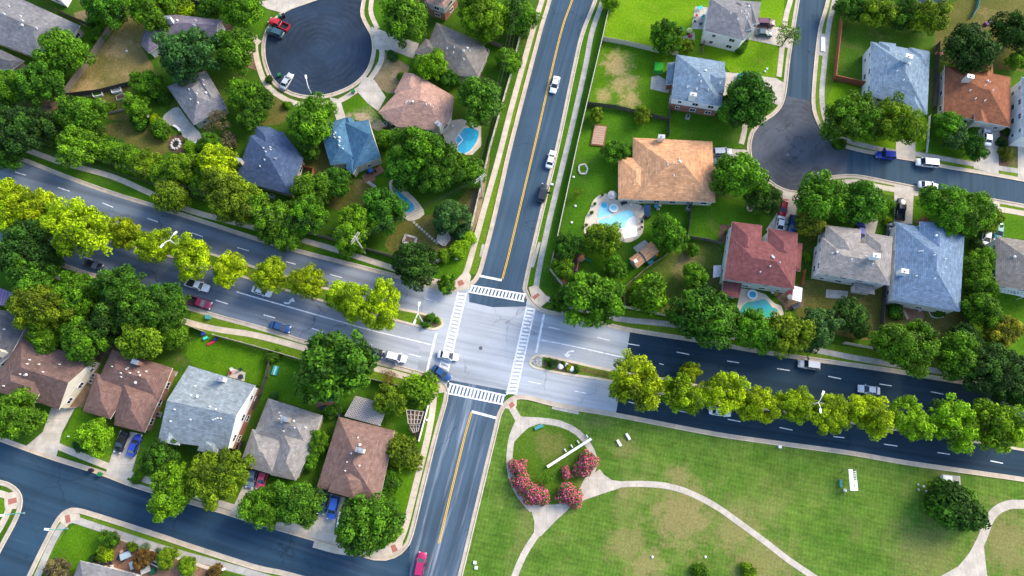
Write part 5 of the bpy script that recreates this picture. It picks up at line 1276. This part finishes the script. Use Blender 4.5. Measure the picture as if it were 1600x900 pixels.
# ------------------------------------------------------------------ lamps, poles, wires
def street_lamp(label, tx, ty, heads, h=9.0, mat='white'):
    T_ = G(tx, ty, h); p = Vector((T_.x, T_.y, 0)); t = thing('street_lamp', label, 'street lamp', p)
    mb = MB(); mb.tube([p, p + Vector((0, 0, h))], .13, .075, 10); mb.build('pole', M[mat], t, p)
    mb = MB(); mb.tube([p, p + Vector((0, 0, .35))], .24, .2, 10); mb.build('base', M['metal'], t, p)
    for ax, ay in heads:
        q = G(ax, ay, h + .5); e = Vector((q.x - p.x, q.y - p.y, 0)); m_ = p + e * .55 + Vector((0, 0, h + .55)); e2 = p + e + Vector((0, 0, h + .5))
        mb = MB(); mb.tube([p + Vector((0, 0, h - .3)), p + e * .2 + Vector((0, 0, h + .3)), m_, e2], .08, .06, 8); mb.build('arm', M[mat], t, p)
        mb = MB(); dd = e.normalized(); c_ = e2; mb.box(c_, (.95, .42, .2), math.atan2(dd.y, dd.x)); lh = mb.build('lamp_head', M['white'], t, p)
        mb = MB(); mb.box(c_ - Vector((0, 0, .12)), (.6, .3, .05), math.atan2(dd.y, dd.x)); mb.build('lens', M['lamp_glass'], lh, p)
street_lamp('double armed white street lamp among the left median trees', 265, 375, [(274, 364), (253, 384)], 10)
street_lamp('double armed white street lamp on the bare left median nose', 653, 490, [(655, 475), (648, 503)], 8)
street_lamp('double armed street lamp among the right median trees', 1279, 629, [(1286, 614), (1282, 642)], 9)
street_lamp('single armed white street lamp leaning over the dark cul de sac', 482, 137, [(478, 120)], 8)
street_lamp('single armed street lamp at the grey turning circle', 1281, 284, [(1279, 272)], 8)
street_lamp('lamp shaped teal street sign at the bottom left street corner', 88, 828, [(73, 827)], 3.6, 'teal_metal')  # a street sign, built with the lamp's pole, arm and head
street_lamp('lamp shaped teal street sign on the island at the left border', 19, 803, [(4, 805)], 3.6, 'teal_metal')  # also a street sign in the street lamp's shape
def utility_pole(label, bx, by, h, rz):
    p = G(bx, by); t = thing('utility_pole', label, 'utility pole', p); k = Matrix.Rotation(rz, 3, 'Z'); tops = []
    mb = MB(); mb.tube([p, p + Vector((0, 0, h))], .2, .13, 10); mb.build('pole', M['pole_wood'], t, p)
    for z, l in ((h - .3, 2.6), (h - 1.3, 3.2)):
        mb = MB(); a = p + k @ Vector((-l / 2, 0, 0)) + Vector((0, 0, z)); b = p + k @ Vector((l / 2, 0, 0)) + Vector((0, 0, z)); mb.bar(a, b, .14, .16); mb.build('crossarm', M['pole_wood'], t, p)
        for f in (.04, .32, .68, .96):
            q = a.lerp(b, f); mb = MB(); mb.tube([q, q + Vector((0, 0, .28))], .06, .04, 6); mb.build('insulator', M['white'], t, p); tops.append(q + Vector((0, 0, .3)))
    mb = MB(); mb.tube([p + k @ Vector((.35, .1, h - 2.9)), p + k @ Vector((.35, .1, h - 2.0))], .24, n=10); mb.build('transformer', M['metal'], t, p)
    return tops
M['pole_wood'] = plain('pale_pole_wood', (.46, .42, .37), .9, .2, 4)
ta = utility_pole('pale utility pole standing on the boulevard walk', 571, 396, 11.5, R(58))
tb = utility_pole('pale utility pole beside the upper road fence', 754, 308, 11.5, R(40))
def wires(label, A, B_, sag):
    O = A[0].copy(); O.z = 0; t = thing('overhead_cable', label, 'power line', O)
    for a, b in list(zip(A, B_))[::2]:
        mb = MB(); mb.tube([a.lerp(b, i / 14) - Vector((0, 0, sag * 4 * (i / 14) * (1 - i / 14))) for i in range(15)], .02, n=4, cap=False); mb.build('wire', M['dark'], t, O)
wires('span of thin wires between the two utility poles over the kidney pool', ta, tb, 1.2)
far = [G(0, 195 + 4 * i, 11) for i in range(8)]; wires('span of thin wires from the boulevard pole over the hedge to the left border', ta, far, 1.5)
far = [G(812 + 2 * i, -40, 11) for i in range(8)]; wires('span of thin wires from the road side pole toward the top border', tb, far, 1.5)
# ------------------------------------------------------------------ bins, boxes, air conditioners
def bin_(label, px, py, col, rz=.4):
    p = G(px, py, .5); p.z = .03; t = thing('wheelie_bin', label, 'trash bin', p, rz)
    mb = MB(); frustum(mb, (-.3, .3, .27), (-.38, .38, .34), 0, 1.0); o = mb.build('body', M['plastic'], t); o.color = (*col, 1)
    mb = MB(); mb.box((0, 0, 1.04), (.82, .74, .08)); o = mb.build('lid', M['plastic'], t); o.color = (*[c_ * .8 for c_ in col], 1)
    for s_ in (-1, 1): mb = MB(); mb.tube([(-.32, s_ * .3, .12), (-.32, s_ * .38, .12)], .12, n=8); mb.build('wheel', M['rubber'], t)
GRN, BLK = (.02, .20, .06), (.02, .012, .015)
bin_('black bin at the kerb of the residential street', 143, 735, BLK, -.3); bin_('green bin at the kerb beside the black one', 157, 741, GRN, -.3); bin_('green bin at the cul de sac kerb by the red pickup', 437, 26, GRN); bin_('dark bin beside the green one at the red pickup', 443, 25, BLK)
bin_('green bin beside the silver car at the cul de sac', 437, 118, GRN); bin_('green bin by the drive of the pink brown house', 552, 143, GRN, .9); bin_('green bin behind the grey hexagonal hut', 318, 225, GRN)
bin_('dark bin on the side lawn of the stone grey house', 371, 700, BLK)
def acunit(label, px, py, rz=-.3):
    p = G(px, py, .5); p.z = .03; t = thing('air_conditioner', label, 'air conditioner', p, rz)
    mb = MB(); mb.box((0, 0, .42), (.85, .85, .8)); o = mb.build('housing', M['metal'], t)
    mb = MB(); mb.disc((0, 0, 0), .34, .835); mb.build('fan_grille', M['dark'], t); mb = MB(); mb.box((0, 0, .0), (1.1, 1.1, .06)); mb.build('pad', M['patio'], t)
for a in (('pale air conditioner box left of the brown hip roof, upper of two', 147, 587), ('pale air conditioner box left of the brown hip roof, lower of two', 143, 596), ('air conditioner at the right corner of the brown hip roofed house', 271, 583), ('air conditioner below the brown hip roof\'s right eave', 253, 616),
          ('white air conditioner below the brick house wall', 1075, 182), ('air conditioner behind the orange roofed house', 1076, 325), ('air conditioner at the pink brown house\'s left wall', 613, 199), ('dark box by the pink brown house wall beside the air conditioner', 602, 194),
          ('air conditioner below the slate roofed house', 425, 306), ('air conditioner at the left wall of the pale blue grey house', 247, 647), ('air conditioner at the right eave of the grey brown many hipped house', 761, 80)): acunit(*a)
def boxthing(name, label, cat, px, py, d, mat, rz=-.1, h=None, lid=None):
    p = G(px, py, d[2]); t = thing(name, label, cat, (p.x, p.y, 0), rz); mb = MB(); mb.box((0, 0, d[2] / 2 + .02), d); mb.build('body', M[mat], t)
    mb = MB(); mb.box((0, 0, d[2] + .05), (d[0] * 1.06, d[1] * 1.06, .06)); mb.build('lid', M[lid or mat], t)
# ------------------------------------------------------------------ yard furniture
def table(label, px, py, col, r=.6, rect=None, chairs=4, z=.05):
    p = G(px, py, .7); p.z = z; t = thing('patio_table', label, 'table', p, .4)
    mb = MB()
    if rect: mb.box((0, 0, .73), (rect[0], rect[1], .06))
    else: mb.tube([(0, 0, .70), (0, 0, .76)], r, n=18)
    o = mb.build('table_top', M['plastic'], t); o.color = (*col, 1)
    a, b = (rect[0] / 2 - .08, rect[1] / 2 - .08) if rect else (r * .6, r * .6)
    for sx in (-1, 1):
        for sy in (-1, 1): mb = MB(); mb.bar((sx * a, sy * b, 0), (sx * a, sy * b, .7), .06); o = mb.build('leg', M['plastic'], t); o.color = (*col, 1)
    return p
ch0 = None
def chair(label, px, py, col, rz=0, group='garden chairs', z=.05):
    global ch0
    p = G(px, py, .5); p.z = z
    if ch0 is None:
        ch0 = thing('garden_chair', label, 'chair', p, rz, group); t = ch0
        mb = MB(); mb.box((0, 0, .43), (.55, .55, .06)); mb.build('seat', M['plastic'], t)
        mb = MB(); mb.box((-.27, 0, .72), (.06, .55, .55)); mb.build('backrest', M['plastic'], t)
        for sx in (-1, 1):
            for sy in (-1, 1): mb = MB(); mb.bar((sx * .24, sy * .24, 0), (sx * .24, sy * .24, .42), .05); mb.build('leg', M['plastic'], t)
            mb = MB(); mb.box((0, sx * .27, .62), (.5, .05, .05)); mb.build('armrest', M['plastic'], t)
    else:
        t = copy_tree(ch0); t.location = p; t.rotation_euler = (0, 0, rz); t['label'] = label
    for c_ in t.children: c_.color = (*col, 1)
DK, WT, TQ, RD_, PK = (.02, .03, .05), (.7, .7, .7), (.05, .45, .50), (.5, .02, .06), (.6, .05, .25)
def parasol(label, px, py, r, col, h=2.3):
    p = G(px, py, h); p.z = .05; t = thing('parasol', label, 'umbrella', p, .3); mb = MB(); n = 8
    for i in range(n):
        a, b = 2 * math.pi * i / n, 2 * math.pi * (i + 1) / n
        mb.face([(r * math.cos(a), r * math.sin(a), h - .35), (r * math.cos(b), r * math.sin(b), h - .35), (0, 0, h + .1)]); mb.face([(r * math.cos(b), r * math.sin(b), h - .45), (r * math.cos(a), r * math.sin(a), h - .45), (r * math.cos(a), r * math.sin(a), h - .35), (r * math.cos(b), r * math.sin(b), h - .35)])
    o = mb.build('canopy', M['cloth'], t); o.color = (*col, 1)
    mb = MB(); mb.tube([(0, 0, 0), (0, 0, h)], .04, n=6); mb.build('pole', M['metal'], t); mb = MB(); mb.tube([(0, 0, 0), (0, 0, .12)], .35, n=12); mb.build('base', M['dark'], t)
parasol('grey hexagonal parasol at the upper edge of the pool terrace', 957, 304, 1.15, (.33, .33, .35))
parasol('turquoise parasol beside the round tree on the lime lawn', 1066, 44, .55, TQ, 1.6)
parasol('blue parasol on the back patio of the bright blue house', 578, 265, .6, (.02, .12, .4), 2.0)
parasol('colourful kids parasol on the small patio by the round tree', 1078, 46, .8, (.4, .45, .2), 1.8)
parasol('green parasol behind the giant oak beside the brick patio', 516, 619, 1.2, (.02, .22, .14), 2.2)
table('dark grill table on the pool terrace', 1010, 337, DK, rect=(1.6, .6)); table('dark patio table by the back wall of the orange house', 975, 317, DK, rect=(1.5, .8)); table('blue glass table at the back wall of the orange house', 1025, 322, (.05, .25, .35), .5)
table('turquoise table on the top patio of the twin strip house', 1094, 12, TQ, rect=(1.3, .8)); table('dark round table on the concrete slab behind the pale blue grey house', 376, 589, DK, .6); table('white rectangular bench table on the round brick patio', 499, 622, WT, rect=(1.9, .8))
table('dark table on the round brick patio', 504, 637, DK, rect=(1.6, .9)); table('round white table under the flat cover by the green tinted pool', 1234, 464, WT, .6); table('dark table on the cover patio below the green tinted pool', 1244, 478, DK, rect=(1.8, 1.2))
table('wooden table among the raised garden beds', 160, 160, (.3, .25, .15), rect=(1.4, .8)); table('brown table on the brick patio behind the big blue house', 1415, 492, (.35, .25, .15), rect=(.7, 2.0)); table('glass topped table in the gravel garden', 196, 868, (.35, .45, .5), rect=(2.2, 1.3)); table('dark table in the gravel garden near the grey roof', 162, 880, DK, rect=(1.1, 1.)); table('pale stone table in the gravel garden, left', 210, 882, (.5, .55, .55), rect=(1.9, 1.5)); table('pale stone table in the gravel garden, right', 227, 889, (.55, .52, .48), rect=(2., 1.6))
for i, (px, py, c_, lb) in enumerate(((1089, 24, RD_, 'red chair on the patio of the twin strip house'), (1086, 33, DK, 'dark chair on the patio of the twin strip house'), (1095, 37, DK, 'dark chair nearest the wall of the twin strip house'), (1098, 26, TQ, 'blue cushioned chair by the twin strip house'),
    (986, 320, WT, 'white chair by the orange house\'s back door'), (999, 316, WT, 'pale chair beside the navy grill canopy'), (1031, 321, WT, 'white chair at the far end of the orange house terrace'), (1028, 327, (.5, .5, .5), 'grey chair beside the blue glass table'), (360, 583, RD_, 'red chair on the slab behind the pale blue grey house'), (362, 577, WT, 'white chair behind the red one on the slab'), (376, 577, DK, 'dark chair on the slab behind the pale blue grey house'),
    (1207, 457, WT, 'white chair on the grass behind the maroon house'), (1212, 460, (.5, .35, .05), 'yellow chair on the grass behind the maroon house'), (1234, 457, PK, 'pink chair beside the round white table'), (233, 183, WT, 'white lounge chair under the yellow bush by the curved patio'), (708, 197, WT, 'white chair on the deep blue pool\'s deck'), (700, 226, DK, 'dark chair on the deep blue pool\'s deck'),
    (586, 267, DK, 'dark chair on the bright blue house\'s back patio'), (574, 270, DK, 'dark grill chair at the bright blue house\'s back wall'), (186, 873, DK, 'dark lounge seat in the gravel garden, left'), (192, 875, DK, 'dark lounge seat in the gravel garden, right'), (190, 862, (.6, .35, .3), 'pink lounge chair in the gravel garden'), (173, 880, DK, 'dark chair with white cushion in the gravel garden'), (175, 885, WT, 'cream chair by the grey corner roof'),
    (1408, 473, (.6, .25, .02), 'orange bench seat behind the big blue house'), (1419, 478, WT, 'white seat beside the orange one behind the big blue house'), (1437, 484, WT, 'white seat at the end of the brick patio'), (1452, 482, WT, 'white bucket seat below the big blue roof\'s eave'), (1003, 347, DK, 'dark planter seat on the pool terrace edge, upper'), (1003, 355, DK, 'dark planter seat on the pool terrace edge, lower'), (394, 618, DK, 'dark seat by the yard fence of the stone grey house'))):
    chair(lb, px, py, c_, (i * 1.3) % 6.28)
def pot(label, px, py, s=.35):
    p = G(px, py); p.z = .05; t = thing('potted_plant', label, 'potted plant', p); mb = MB(); mb.tube([(0, 0, 0), (0, 0, .4)], .2, .28, 12); mb.build('pot', M['dark'], t); c_ = link('crown', CR['S'][0], t, (0, 0, .6)); c_.scale = (s, s, s); c_.color = vary(LC['G'])
for a in (('potted plant on the terrace rim nearest the grey parasol', 941, 306), ('potted plant on the upper left terrace rim', 929, 320), ('potted plant on the middle left terrace rim', 924, 334, .45), ('potted plant on the lower left terrace rim', 916, 353), ('potted plant on the lower edge of the curved concrete patio', 292, 221, .5), ('potted shrub beside the curved patio steps', 283, 209)): pot(*a)
def wall_thing(name, label, cat, pts, h, w, mat):
    L = W(pts); O = L[0].copy(); mb = MB(); ribbon(mb, L, w, .02, h); o = mb.build(name, M[mat], origin=O); return props(o, label, cat)
wall_thing('seat_wall', 'curved white seat wall at the lower left edge of the curved patio', 'wall', [(272, 197), (279, 201), (284, 209)], .5, .5, 'white')
wall_thing('seat_wall', 'low white step wall at the lower right edge of the curved patio', 'wall', [(303, 226), (308, 222), (313, 220)], .3, .4, 'white')
wall_thing('hose_edging', 'thin white curved edging on the lawn below the big blue house', 'edging', [(1451, 486), (1455, 494), (1465, 497), (1474, 495)], .06, .14, 'white')
t = thing('fire_pit', 'round fire pit ringed by pale rocks on the dry lawn', 'fire pit', G(275, 226)); 
for i in range(11):
    a = i * .571; r_ = rnd.uniform(.85, 1.15); bm = bmesh.new(); bmesh.ops.create_icosphere(bm, subdivisions=1, radius=.42 * r_)
    me = bpy.data.meshes.new('rock'); bm.to_mesh(me); bm.free(); me.materials.append(M['rock']); o = link('rock', me, t, (math.cos(a) * 1.05, math.sin(a) * 1.25, .2))
mb = MB(); mb.disc((0, 0, 0), .8, .06); mb.build('ash_bed', M['dark'], t)
# raised beds, sandbox deck, play equipment
def bed(label, px, mat, h=.4, fill='mulch', cat='planter', name='raised_bed', w=.14):
    L = [Vector((p.x, p.y, 0)) for p in GL(px)]; O = sum(L, Vector()) / len(L); t = thing(name, label, cat, O)
    for a, b in zip(L, L[1:] + L[:1]): mb = MB(); mb.bar(a + Vector((0, 0, h / 2)), b + Vector((0, 0, h / 2)), w, h); mb.build('side_board', mat, t, O)
    mb = MB(); mb.poly(L, h * .7); mb.build('filling', M[fill], t, O); return t
bed('wooden sandbox deck on the lawn left of the orange roof', [(929, 196), (948, 198), (943, 229), (923, 227)], M['wood_red'], .35, 'soil')
M['planks'] = plain('pinkish_deck_boards', (.42, .27, .19), .9, .2, 3)
mb = MB(); L = GL([(929, 197), (947, 199), (942, 228), (924, 226)]); a, b, c_, d = (Vector((p.x, p.y, .40)) for p in L)
t = thing('wooden_deck', 'square plank deck lying on the sandbox left of the orange roof', 'deck', (a + c_) / 2 * 1.0); O = t.location.copy()
for i in range(8): mb = MB(); f = (i + .5) / 8; mb.bar(a.lerp(d, f), b.lerp(c_, f), (d - a).length / 8 * .9, .06); mb.build('plank', M['planks'], t, O)
bed('stone ringed planter with grass on the side lawn', [(905, 259), (914, 257), (918, 265), (915, 272), (907, 272), (904, 266)], M['rock'], .35, 'lawn', w=.4)
bed('stone ringed tree bed on the lawn below the dark tree', [(1167, 320), (1173, 318), (1177, 323), (1174, 330), (1168, 329)], M['rock'], .25, w=.3)
bed('pale raised bed behind the diagonal fence, left', [(146, 147), (160, 144), (162, 150), (148, 153)], M['white'], .7, 'lush'); bed('pale raised bed behind the diagonal fence, right', [(175, 140), (190, 138), (191, 144), (177, 147)], M['white'], .7, 'cobble')
bed('small timber framed garden bed under the right pale bed', [(182, 151), (194, 146), (196, 154), (184, 158)], M['wood_pale'], .35)
bed('white framed bed in the gravel garden below the olive tree', [(236, 880), (239, 876), (253, 882), (250, 887)], M['white'], .3, w=.2); bed('white framed dark bed in the middle of the gravel garden', [(189, 869), (194, 863), (203, 866), (200, 872)], M['white'], .3, w=.2)
bed('grey stone framed fire seat in the corner yard', [(634, 368), (651, 373), (648, 383), (630, 379)], M['rock'], .5, 'soil', w=.5)
t = bed('pile of pale rocks forming a round bed in the corner yard', [(686, 368), (697, 363), (703, 374), (694, 384), (684, 377)], M['rock'], .5, 'rock', w=.7)
for i, (px, py) in enumerate([(643 + 4 * k_, 344 + 3.6 * k_) for k_ in range(11)]):
    p = G(px, py); o = MB(); o.disc((0, 0, 0), .33, .05, 8); s_ = o.build('stepping_stone', M['rock']); s_.location = (p.x, p.y, .012); props(s_, 'round pale stepping stone in the dotted row across the corner yard', 'stepping stone', 'stepping stones across the corner yard')
for i, (px, py) in enumerate([(576 + 2.3 * k_, 285 + 1.6 * k_) for k_ in range(5)]):
    p = G(px, py); o = MB(); o.box((0, 0, .04), (.75, .5, .06), .5); s_ = o.build('stepping_stone', M['rock']); s_.location = (p.x, p.y, .012); props(s_, 'square pale stepping stone between the back patio and the kidney pool', 'stepping stone', 'stepping stones from the back patio')
for i, (px, py) in enumerate([(531 - .7 * k_, 800 + 4.4 * k_) for k_ in range(7)]): stone(px, py, .32, 'small white border stone along the corner house drive', 'white', 'border stones along the drive')
# play set
p = G(906, 405); t = thing('play_set', 'wooden play tower with red roof, green slide and swing beam', 'playground', p)
def T(px, py, z): return G(px, py, z) - p
mb = MB(); hip_ = [(T(903, 394, 2.9)), T(913, 394, 2.9), T(913, 406, 2.9), T(902, 406, 2.9)]
cc = sum(hip_, Vector()) / 4 + Vector((0, 0, .9))
for i in range(4): mb.face([hip_[i], hip_[(i + 1) % 4], cc][::-1]); 
mb.build('roof', M['wood_red'], t)
for q in hip_: mb = MB(); q = q.lerp(cc, .12); mb.bar((q.x, q.y, 0), (q.x, q.y, 2.85), .12); mb.build('post', M['wood_red'], t)
mb = MB(); mb.poly([(q.lerp(cc, .1).x, q.lerp(cc, .1).y) for q in hip_], 1.4); mb.build('platform', M['planks'], t)
mb = MB(); a, b = T(911, 403, 1.4), T(925, 409, .15); mb.bar(a, b, .5, .06); d = (b - a).normalized(); nn = Vector((-d.y, d.x, 0)).normalized() * .27
for s_ in (-1, 1): mb.bar(a + nn * s_ + Vector((0, 0, .1)), b + nn * s_ + Vector((0, 0, .1)), .06, .2)
o = mb.build('slide', M['plastic'], t); o.color = (.02, .20, .10, 1)
mb = MB(); a, b = T(904, 408, 2.3), T(901, 423, 2.3); mb.bar(a, b, .14); mb.build('swing_beam', M['wood_red'], t)
for s_ in (-1, 1): mb = MB(); mb.bar(b, b + Vector((s_ * .9, -.2, -2.3)), .1); mb.build('support_leg', M['wood_red'], t)
mb = MB(); q = a.lerp(b, .7); mb.box((q.x, q.y, .5), (.5, .25, .05)); o = mb.build('swing_seat', M['plastic'], t); o.color = (.02, .2, .55, 1)
for s_ in (-.2, .2): mb = MB(); mb.tube([(q.x + s_, q.y, .5), (q.x + s_, q.y, 2.3)], .02, n=4); mb.build('rope', M['dark'], t)
# backyard odds: green netted planter, striped float, toys, barrels
p = G(1028, 109); t = thing('garden_cage', 'green netted vegetable cage on the patchy lawn', 'garden cage', (p.x, p.y, 0), -.1)
mb = MB(); mb.box((0, 0, .8), (2.1, 2.4, 1.3)); o = mb.build('netting', M['cloth'], t); o.color = (.03, .30, .03, 1)
for sx in (-1, 1):
    for sy in (-1, 1): mb = MB(); mb.bar((sx * 1.08, sy * 1.23, 0), (sx * 1.08, sy * 1.23, 1.6), .07); mb.build('post', M['wood'], t)
mb = MB(); mb.box((0, 0, .1), (2.2, 2.5, .2)); mb.build('base_frame', M['wood'], t)
p = G(430, 579); t = thing('pool_float', 'blue and green striped air float on the lawn', 'float', (p.x, p.y, .05), 1.35)
for i, c_ in enumerate(((.02, .25, .5), (.05, .5, .5), (.55, .65, .6), (.1, .45, .1), (.02, .3, .6))): mb = MB(); mb.tube([(-1., -.5 + i * .25, .13), (1., -.5 + i * .25, .13)], .13, n=8); o = mb.build('stripe', M['plastic'], t); o.color = (*c_, 1)
def toy(label, px, py, col, d, z=0, cat='toy', name='toy_box'):
    p = G(px, py); t = thing(name, label, cat, (p.x, p.y, z + .03), .5)
    mb = MB(); mb.box((0, 0, d[2] / 2), d); o = mb.build('body', M['plastic'], t); o.color = (*col, 1)
    mb = MB(); mb.box((0, 0, d[2] + .04), (d[0] * .8, d[1] * .8, .08)); o = mb.build('lid', M['plastic'], t); o.color = (*[min(1, q * 1.4) for q in col], 1)
toy('red toy wagon on the small patio by the round tree', 1078, 57, RD_, (.9, .6, .5)); toy('green toy car on the grass yard behind the boulevard walk', 322, 529, (.05, .4, .3), (1., .6, .5)); toy('red toy slide lying on the grass yard', 331, 536, RD_, (2., .5, .25)); toy('dark blue toy box at the fence of the grass yard', 318, 522, (.03, .05, .3), (.8, .7, .6)); toy('purple toy at the right end of the lying red slide', 337, 531, (.08, .03, .25), (.9, .5, .4))
toy('dark green storage box behind the orange sheds', 1020, 403, (.02, .12, .10), (1.2, .8, .8), cat='storage box', name='storage_box'); toy('teal storage box at the lower end of the orange sheds', 1016, 411, (.02, .2, .2), (1.5, .9, .7), cat='storage box', name='storage_box'); toy('small orange box behind the larger orange shed', 1026, 399, (.7, .3, .03), (.6, .4, .4), cat='storage box', name='storage_box')
toy('blue storage box at the right wall of the rust brown house', 1593, 188, (.02, .15, .4), (.9, .9, .8), cat='storage box', name='storage_box'); toy('purple cover bench under the dark trees at the top right', 1543, 37, (.16, .03, .16), (2.2, 1.0, .7), cat='storage box', name='storage_box'); toy('red toy house under the dark trees at the top right', 1566, 76, (.3, .02, .08), (1.5, 1.1, 1.), cat='storage box', name='storage_box'); toy('salmon coloured box at the left fence of the rust brown house', 1466, 86, (.55, .2, .12), (1.2, 1.6, .9), cat='storage box', name='storage_box')
toy('dark grill box on the terrace below the navy canopy', 1012, 339, DK, (1.1, .6, .9), cat='grill', name='grill'); toy('navy cover grill behind the cocoa brown house', 531, 648, DK, (.8, 1.5, 1.), cat='grill', name='grill'); toy('blue bin box at the corner yard pergola', 655, 666, (.02, .1, .35), (.6, .6, .6), cat='storage box', name='storage_box'); boxthing('utility_cover', 'long white cover slab between walk and kerb by the red fence', 'utility cover', 1286, 69, (1.0, 4.0, .2), 'white', -.12)
toy('dark navy planter trough in the gravel garden', 202, 862, (.01, .03, .09), (4.2, 1.0, .3), cat='storage box', name='storage_box'); toy('small green hedge box in the gravel garden', 240, 892, (.02, .10, .04), (1.2, 1.2, .6), cat='storage box', name='storage_box')
# ------------------------------------------------------------------ park furniture
A_, B_ = G(855, 729.5, .9), G(924, 685.5, .9); O = Vector((A_.x, A_.y, 0)); t = thing('memorial_wall', 'long thin white memorial wall across the park ring', 'wall', O)
A_.z = B_.z = .45; mb = MB(); mb.bar(A_, B_, .4, .86); mb.build('wall', M['dark_green'] if 'dark_green' in M else plain('dark_green_wall', (.05, .14, .13), .5), t, O)
A_.z = B_.z = .93; mb = MB(); mb.bar(A_, B_, .55, .1); mb.build('coping', M['white'], t, O)
def slab(label, px, py, d, rz, mat='white', name='stone_bench', cat='bench', h=.45):
    p = G(px, py, h); t = thing(name, label, cat, (p.x, p.y, 0), rz)
    mb = MB(); mb.box((0, 0, h - .05), (d[0], d[1], .12)); mb.build('seat', M[mat], t)
    for s_ in (-1, 1): mb = MB(); mb.box((s_ * d[0] * .33, 0, (h - .11) / 2), (.2, d[1] * .8, h - .11)); mb.build('leg', M[mat], t)
slab('white stone post bench lowest along the memorial wall', 883.5, 703.5, (.75, .22), -1., h=.5); slab('white stone post bench second along the memorial wall', 893.5, 697, (.75, .22), -1., h=.5); slab('white stone post bench third along the memorial wall', 903.5, 690.5, (.75, .22), -1., h=.5); slab('white stone post bench beyond the path at the wall end', 917.5, 681.5, (.75, .22), -1., h=.5)
slab('white stone bench on the park grass, upper right of the pair', 981.5, 682, (1.5, .55), -1.05); slab('white stone bench on the park grass, lower left of the pair', 967.5, 692, (1.5, .55), -1.05)
slab('teal park bench on the grass beside the ring path', 842, 667, (1.9, .7), .38, 'teal_metal', 'park_bench')
p = G(1325, 750); t = thing('picnic_shelter', 'white flat roofed picnic shelter with dark slatted opening on the park grass', 'shelter', (p.x, p.y, 0), -.04); k_ = mpp(1325, 750, 2.2)
mb = MB(); mb.box((-.35, 0, 2.25), (.85, 4.3, .14)); mb.box((.45, -1.05, 2.20), (.76, 2.1, .12)); mb.build('roof', M['white'], t)
mb = MB(); mb.box((.12, .95, 1.7), (.34, 1.7, .08)); mb.build('solar_panel', plain('solar_panel', (.01, .02, .09), .15, .1), t)
for i in range(5): mb = MB(); mb.box((.52, .3 + i * .36, 2.15), (.55, .1, .1)); mb.build('slat', M['white'], t)
mb = MB(); mb.box((.80, .95, 2.1), (.08, 1.9, .12)); mb.build('side_beam', M['white'], t)
mb = MB(); mb.box((.1, -.9, 2.30), (.12, 1.1, .06)); mb.build('roof_mark', M['dark'], t)
for x_ in (-.8, .9):
    for y_ in (-2., 2.): mb = MB(); mb.bar((x_, y_, 0), (x_, y_, 2.12), .12); mb.build('post', M['metal'], t)
slab('dark teal bench on the left side of the white picnic shelter', 1314, 755, (1.6, .5), 1.5, 'teal_metal', 'park_bench')
sheet('equipment_pavement', [(1472, 741), (1500, 744), (1501, 758), (1472, 755)], .05, M['walk_gray'])
boxthing('utility_cabinet', 'pale utility cabinet on a concrete pad above the dark round tree', 'utility box', 1481, 749, (1.8, 1.5, 1.2), 'white')
boxthing('utility_cabinet', 'small white utility box at the foot of the white picnic shelter', 'utility box', 1321, 766, (.5, .5, .5), 'white'); boxthing('utility_cabinet', 'white box on the park grass by the boulevard kerb', 'utility box', 1219, 698, (.6, .6, .5), 'white')
boxthing('utility_cabinet', 'upper white lid on the park grass beside the lower road', 'utility box', 742, 879, (.6, .6, .2), 'white'); boxthing('utility_cabinet', 'lower white lid on the park grass beside the lower road', 'utility box', 744, 887, (.6, .6, .2), 'white'); boxthing('utility_cabinet', 'pale blue box on the verge beside the black car', 'utility box', 863, 288, (.5, .4, .5), 'white')
boxthing('utility_cabinet', 'pale green box on the boulevard verge below the maroon pickup', 'utility box', 324, 495, (.9, .9, .8), 'teal_metal'); boxthing('utility_cabinet', 'white marker box on the corner lawn by the walk', 'utility box', 713, 404, (.7, .25, .5), 'white'); boxthing('utility_cabinet', 'small white meter box beside the white corner fence', 'utility box', 667, 656, (.3, .3, .4), 'white')
for i, (px, py, lb) in enumerate(((1434, 757, 'grey rock nearest the tree side of the park rock cluster'), (1443, 760, 'white rock on top of the park rock cluster'), (1435, 765, 'dark rock at the bottom left of the park rock cluster'), (1447, 767, 'dark rock at the lower right of the park rock cluster'), (1102, 870, 'pale rock on the bare park patch'), (1019, 870, 'small pale rock left on the dry park patch'))): stone(px, py, .26, lb, 'white' if 'white' in lb or 'pale' in lb else 'rock')
for i, (px, py, lb) in enumerate(((1198, 108, 'white garden light row on the lawn, highest'), (1195, 112, 'white garden stone on the lawn below the highest one'), (198, 80, 'white ball lying on the dry triangular lawn'), (896, 277, 'white stone on the side lawn by the fence'), (899, 322, 'white rock bed stone lower on the side lawn'), (893, 348, 'white stone lowest on the side lawn by the fence'), (775, 138, 'white stone in the fenced yard beside the upper road'))): stone(px, py, .3, lb, 'white')
p = G(108, 682); mb = MB(); mb.tube([(0, 0, 0), (0, 0, .5)], .12, n=8); o = mb.build('garden_light', M['white']); o.location = p; props(o, 'small white garden light on the lawn by the bright front tree', 'garden light')
p = G(351, 889); mb = MB(); mb.tube([(0, 0, 0), (0, 0, 1.)], .25, n=10); o = mb.build('mailbox', M['white']); o.location = p; props(o, 'white post box beside the bend of the lower walk', 'mailbox')
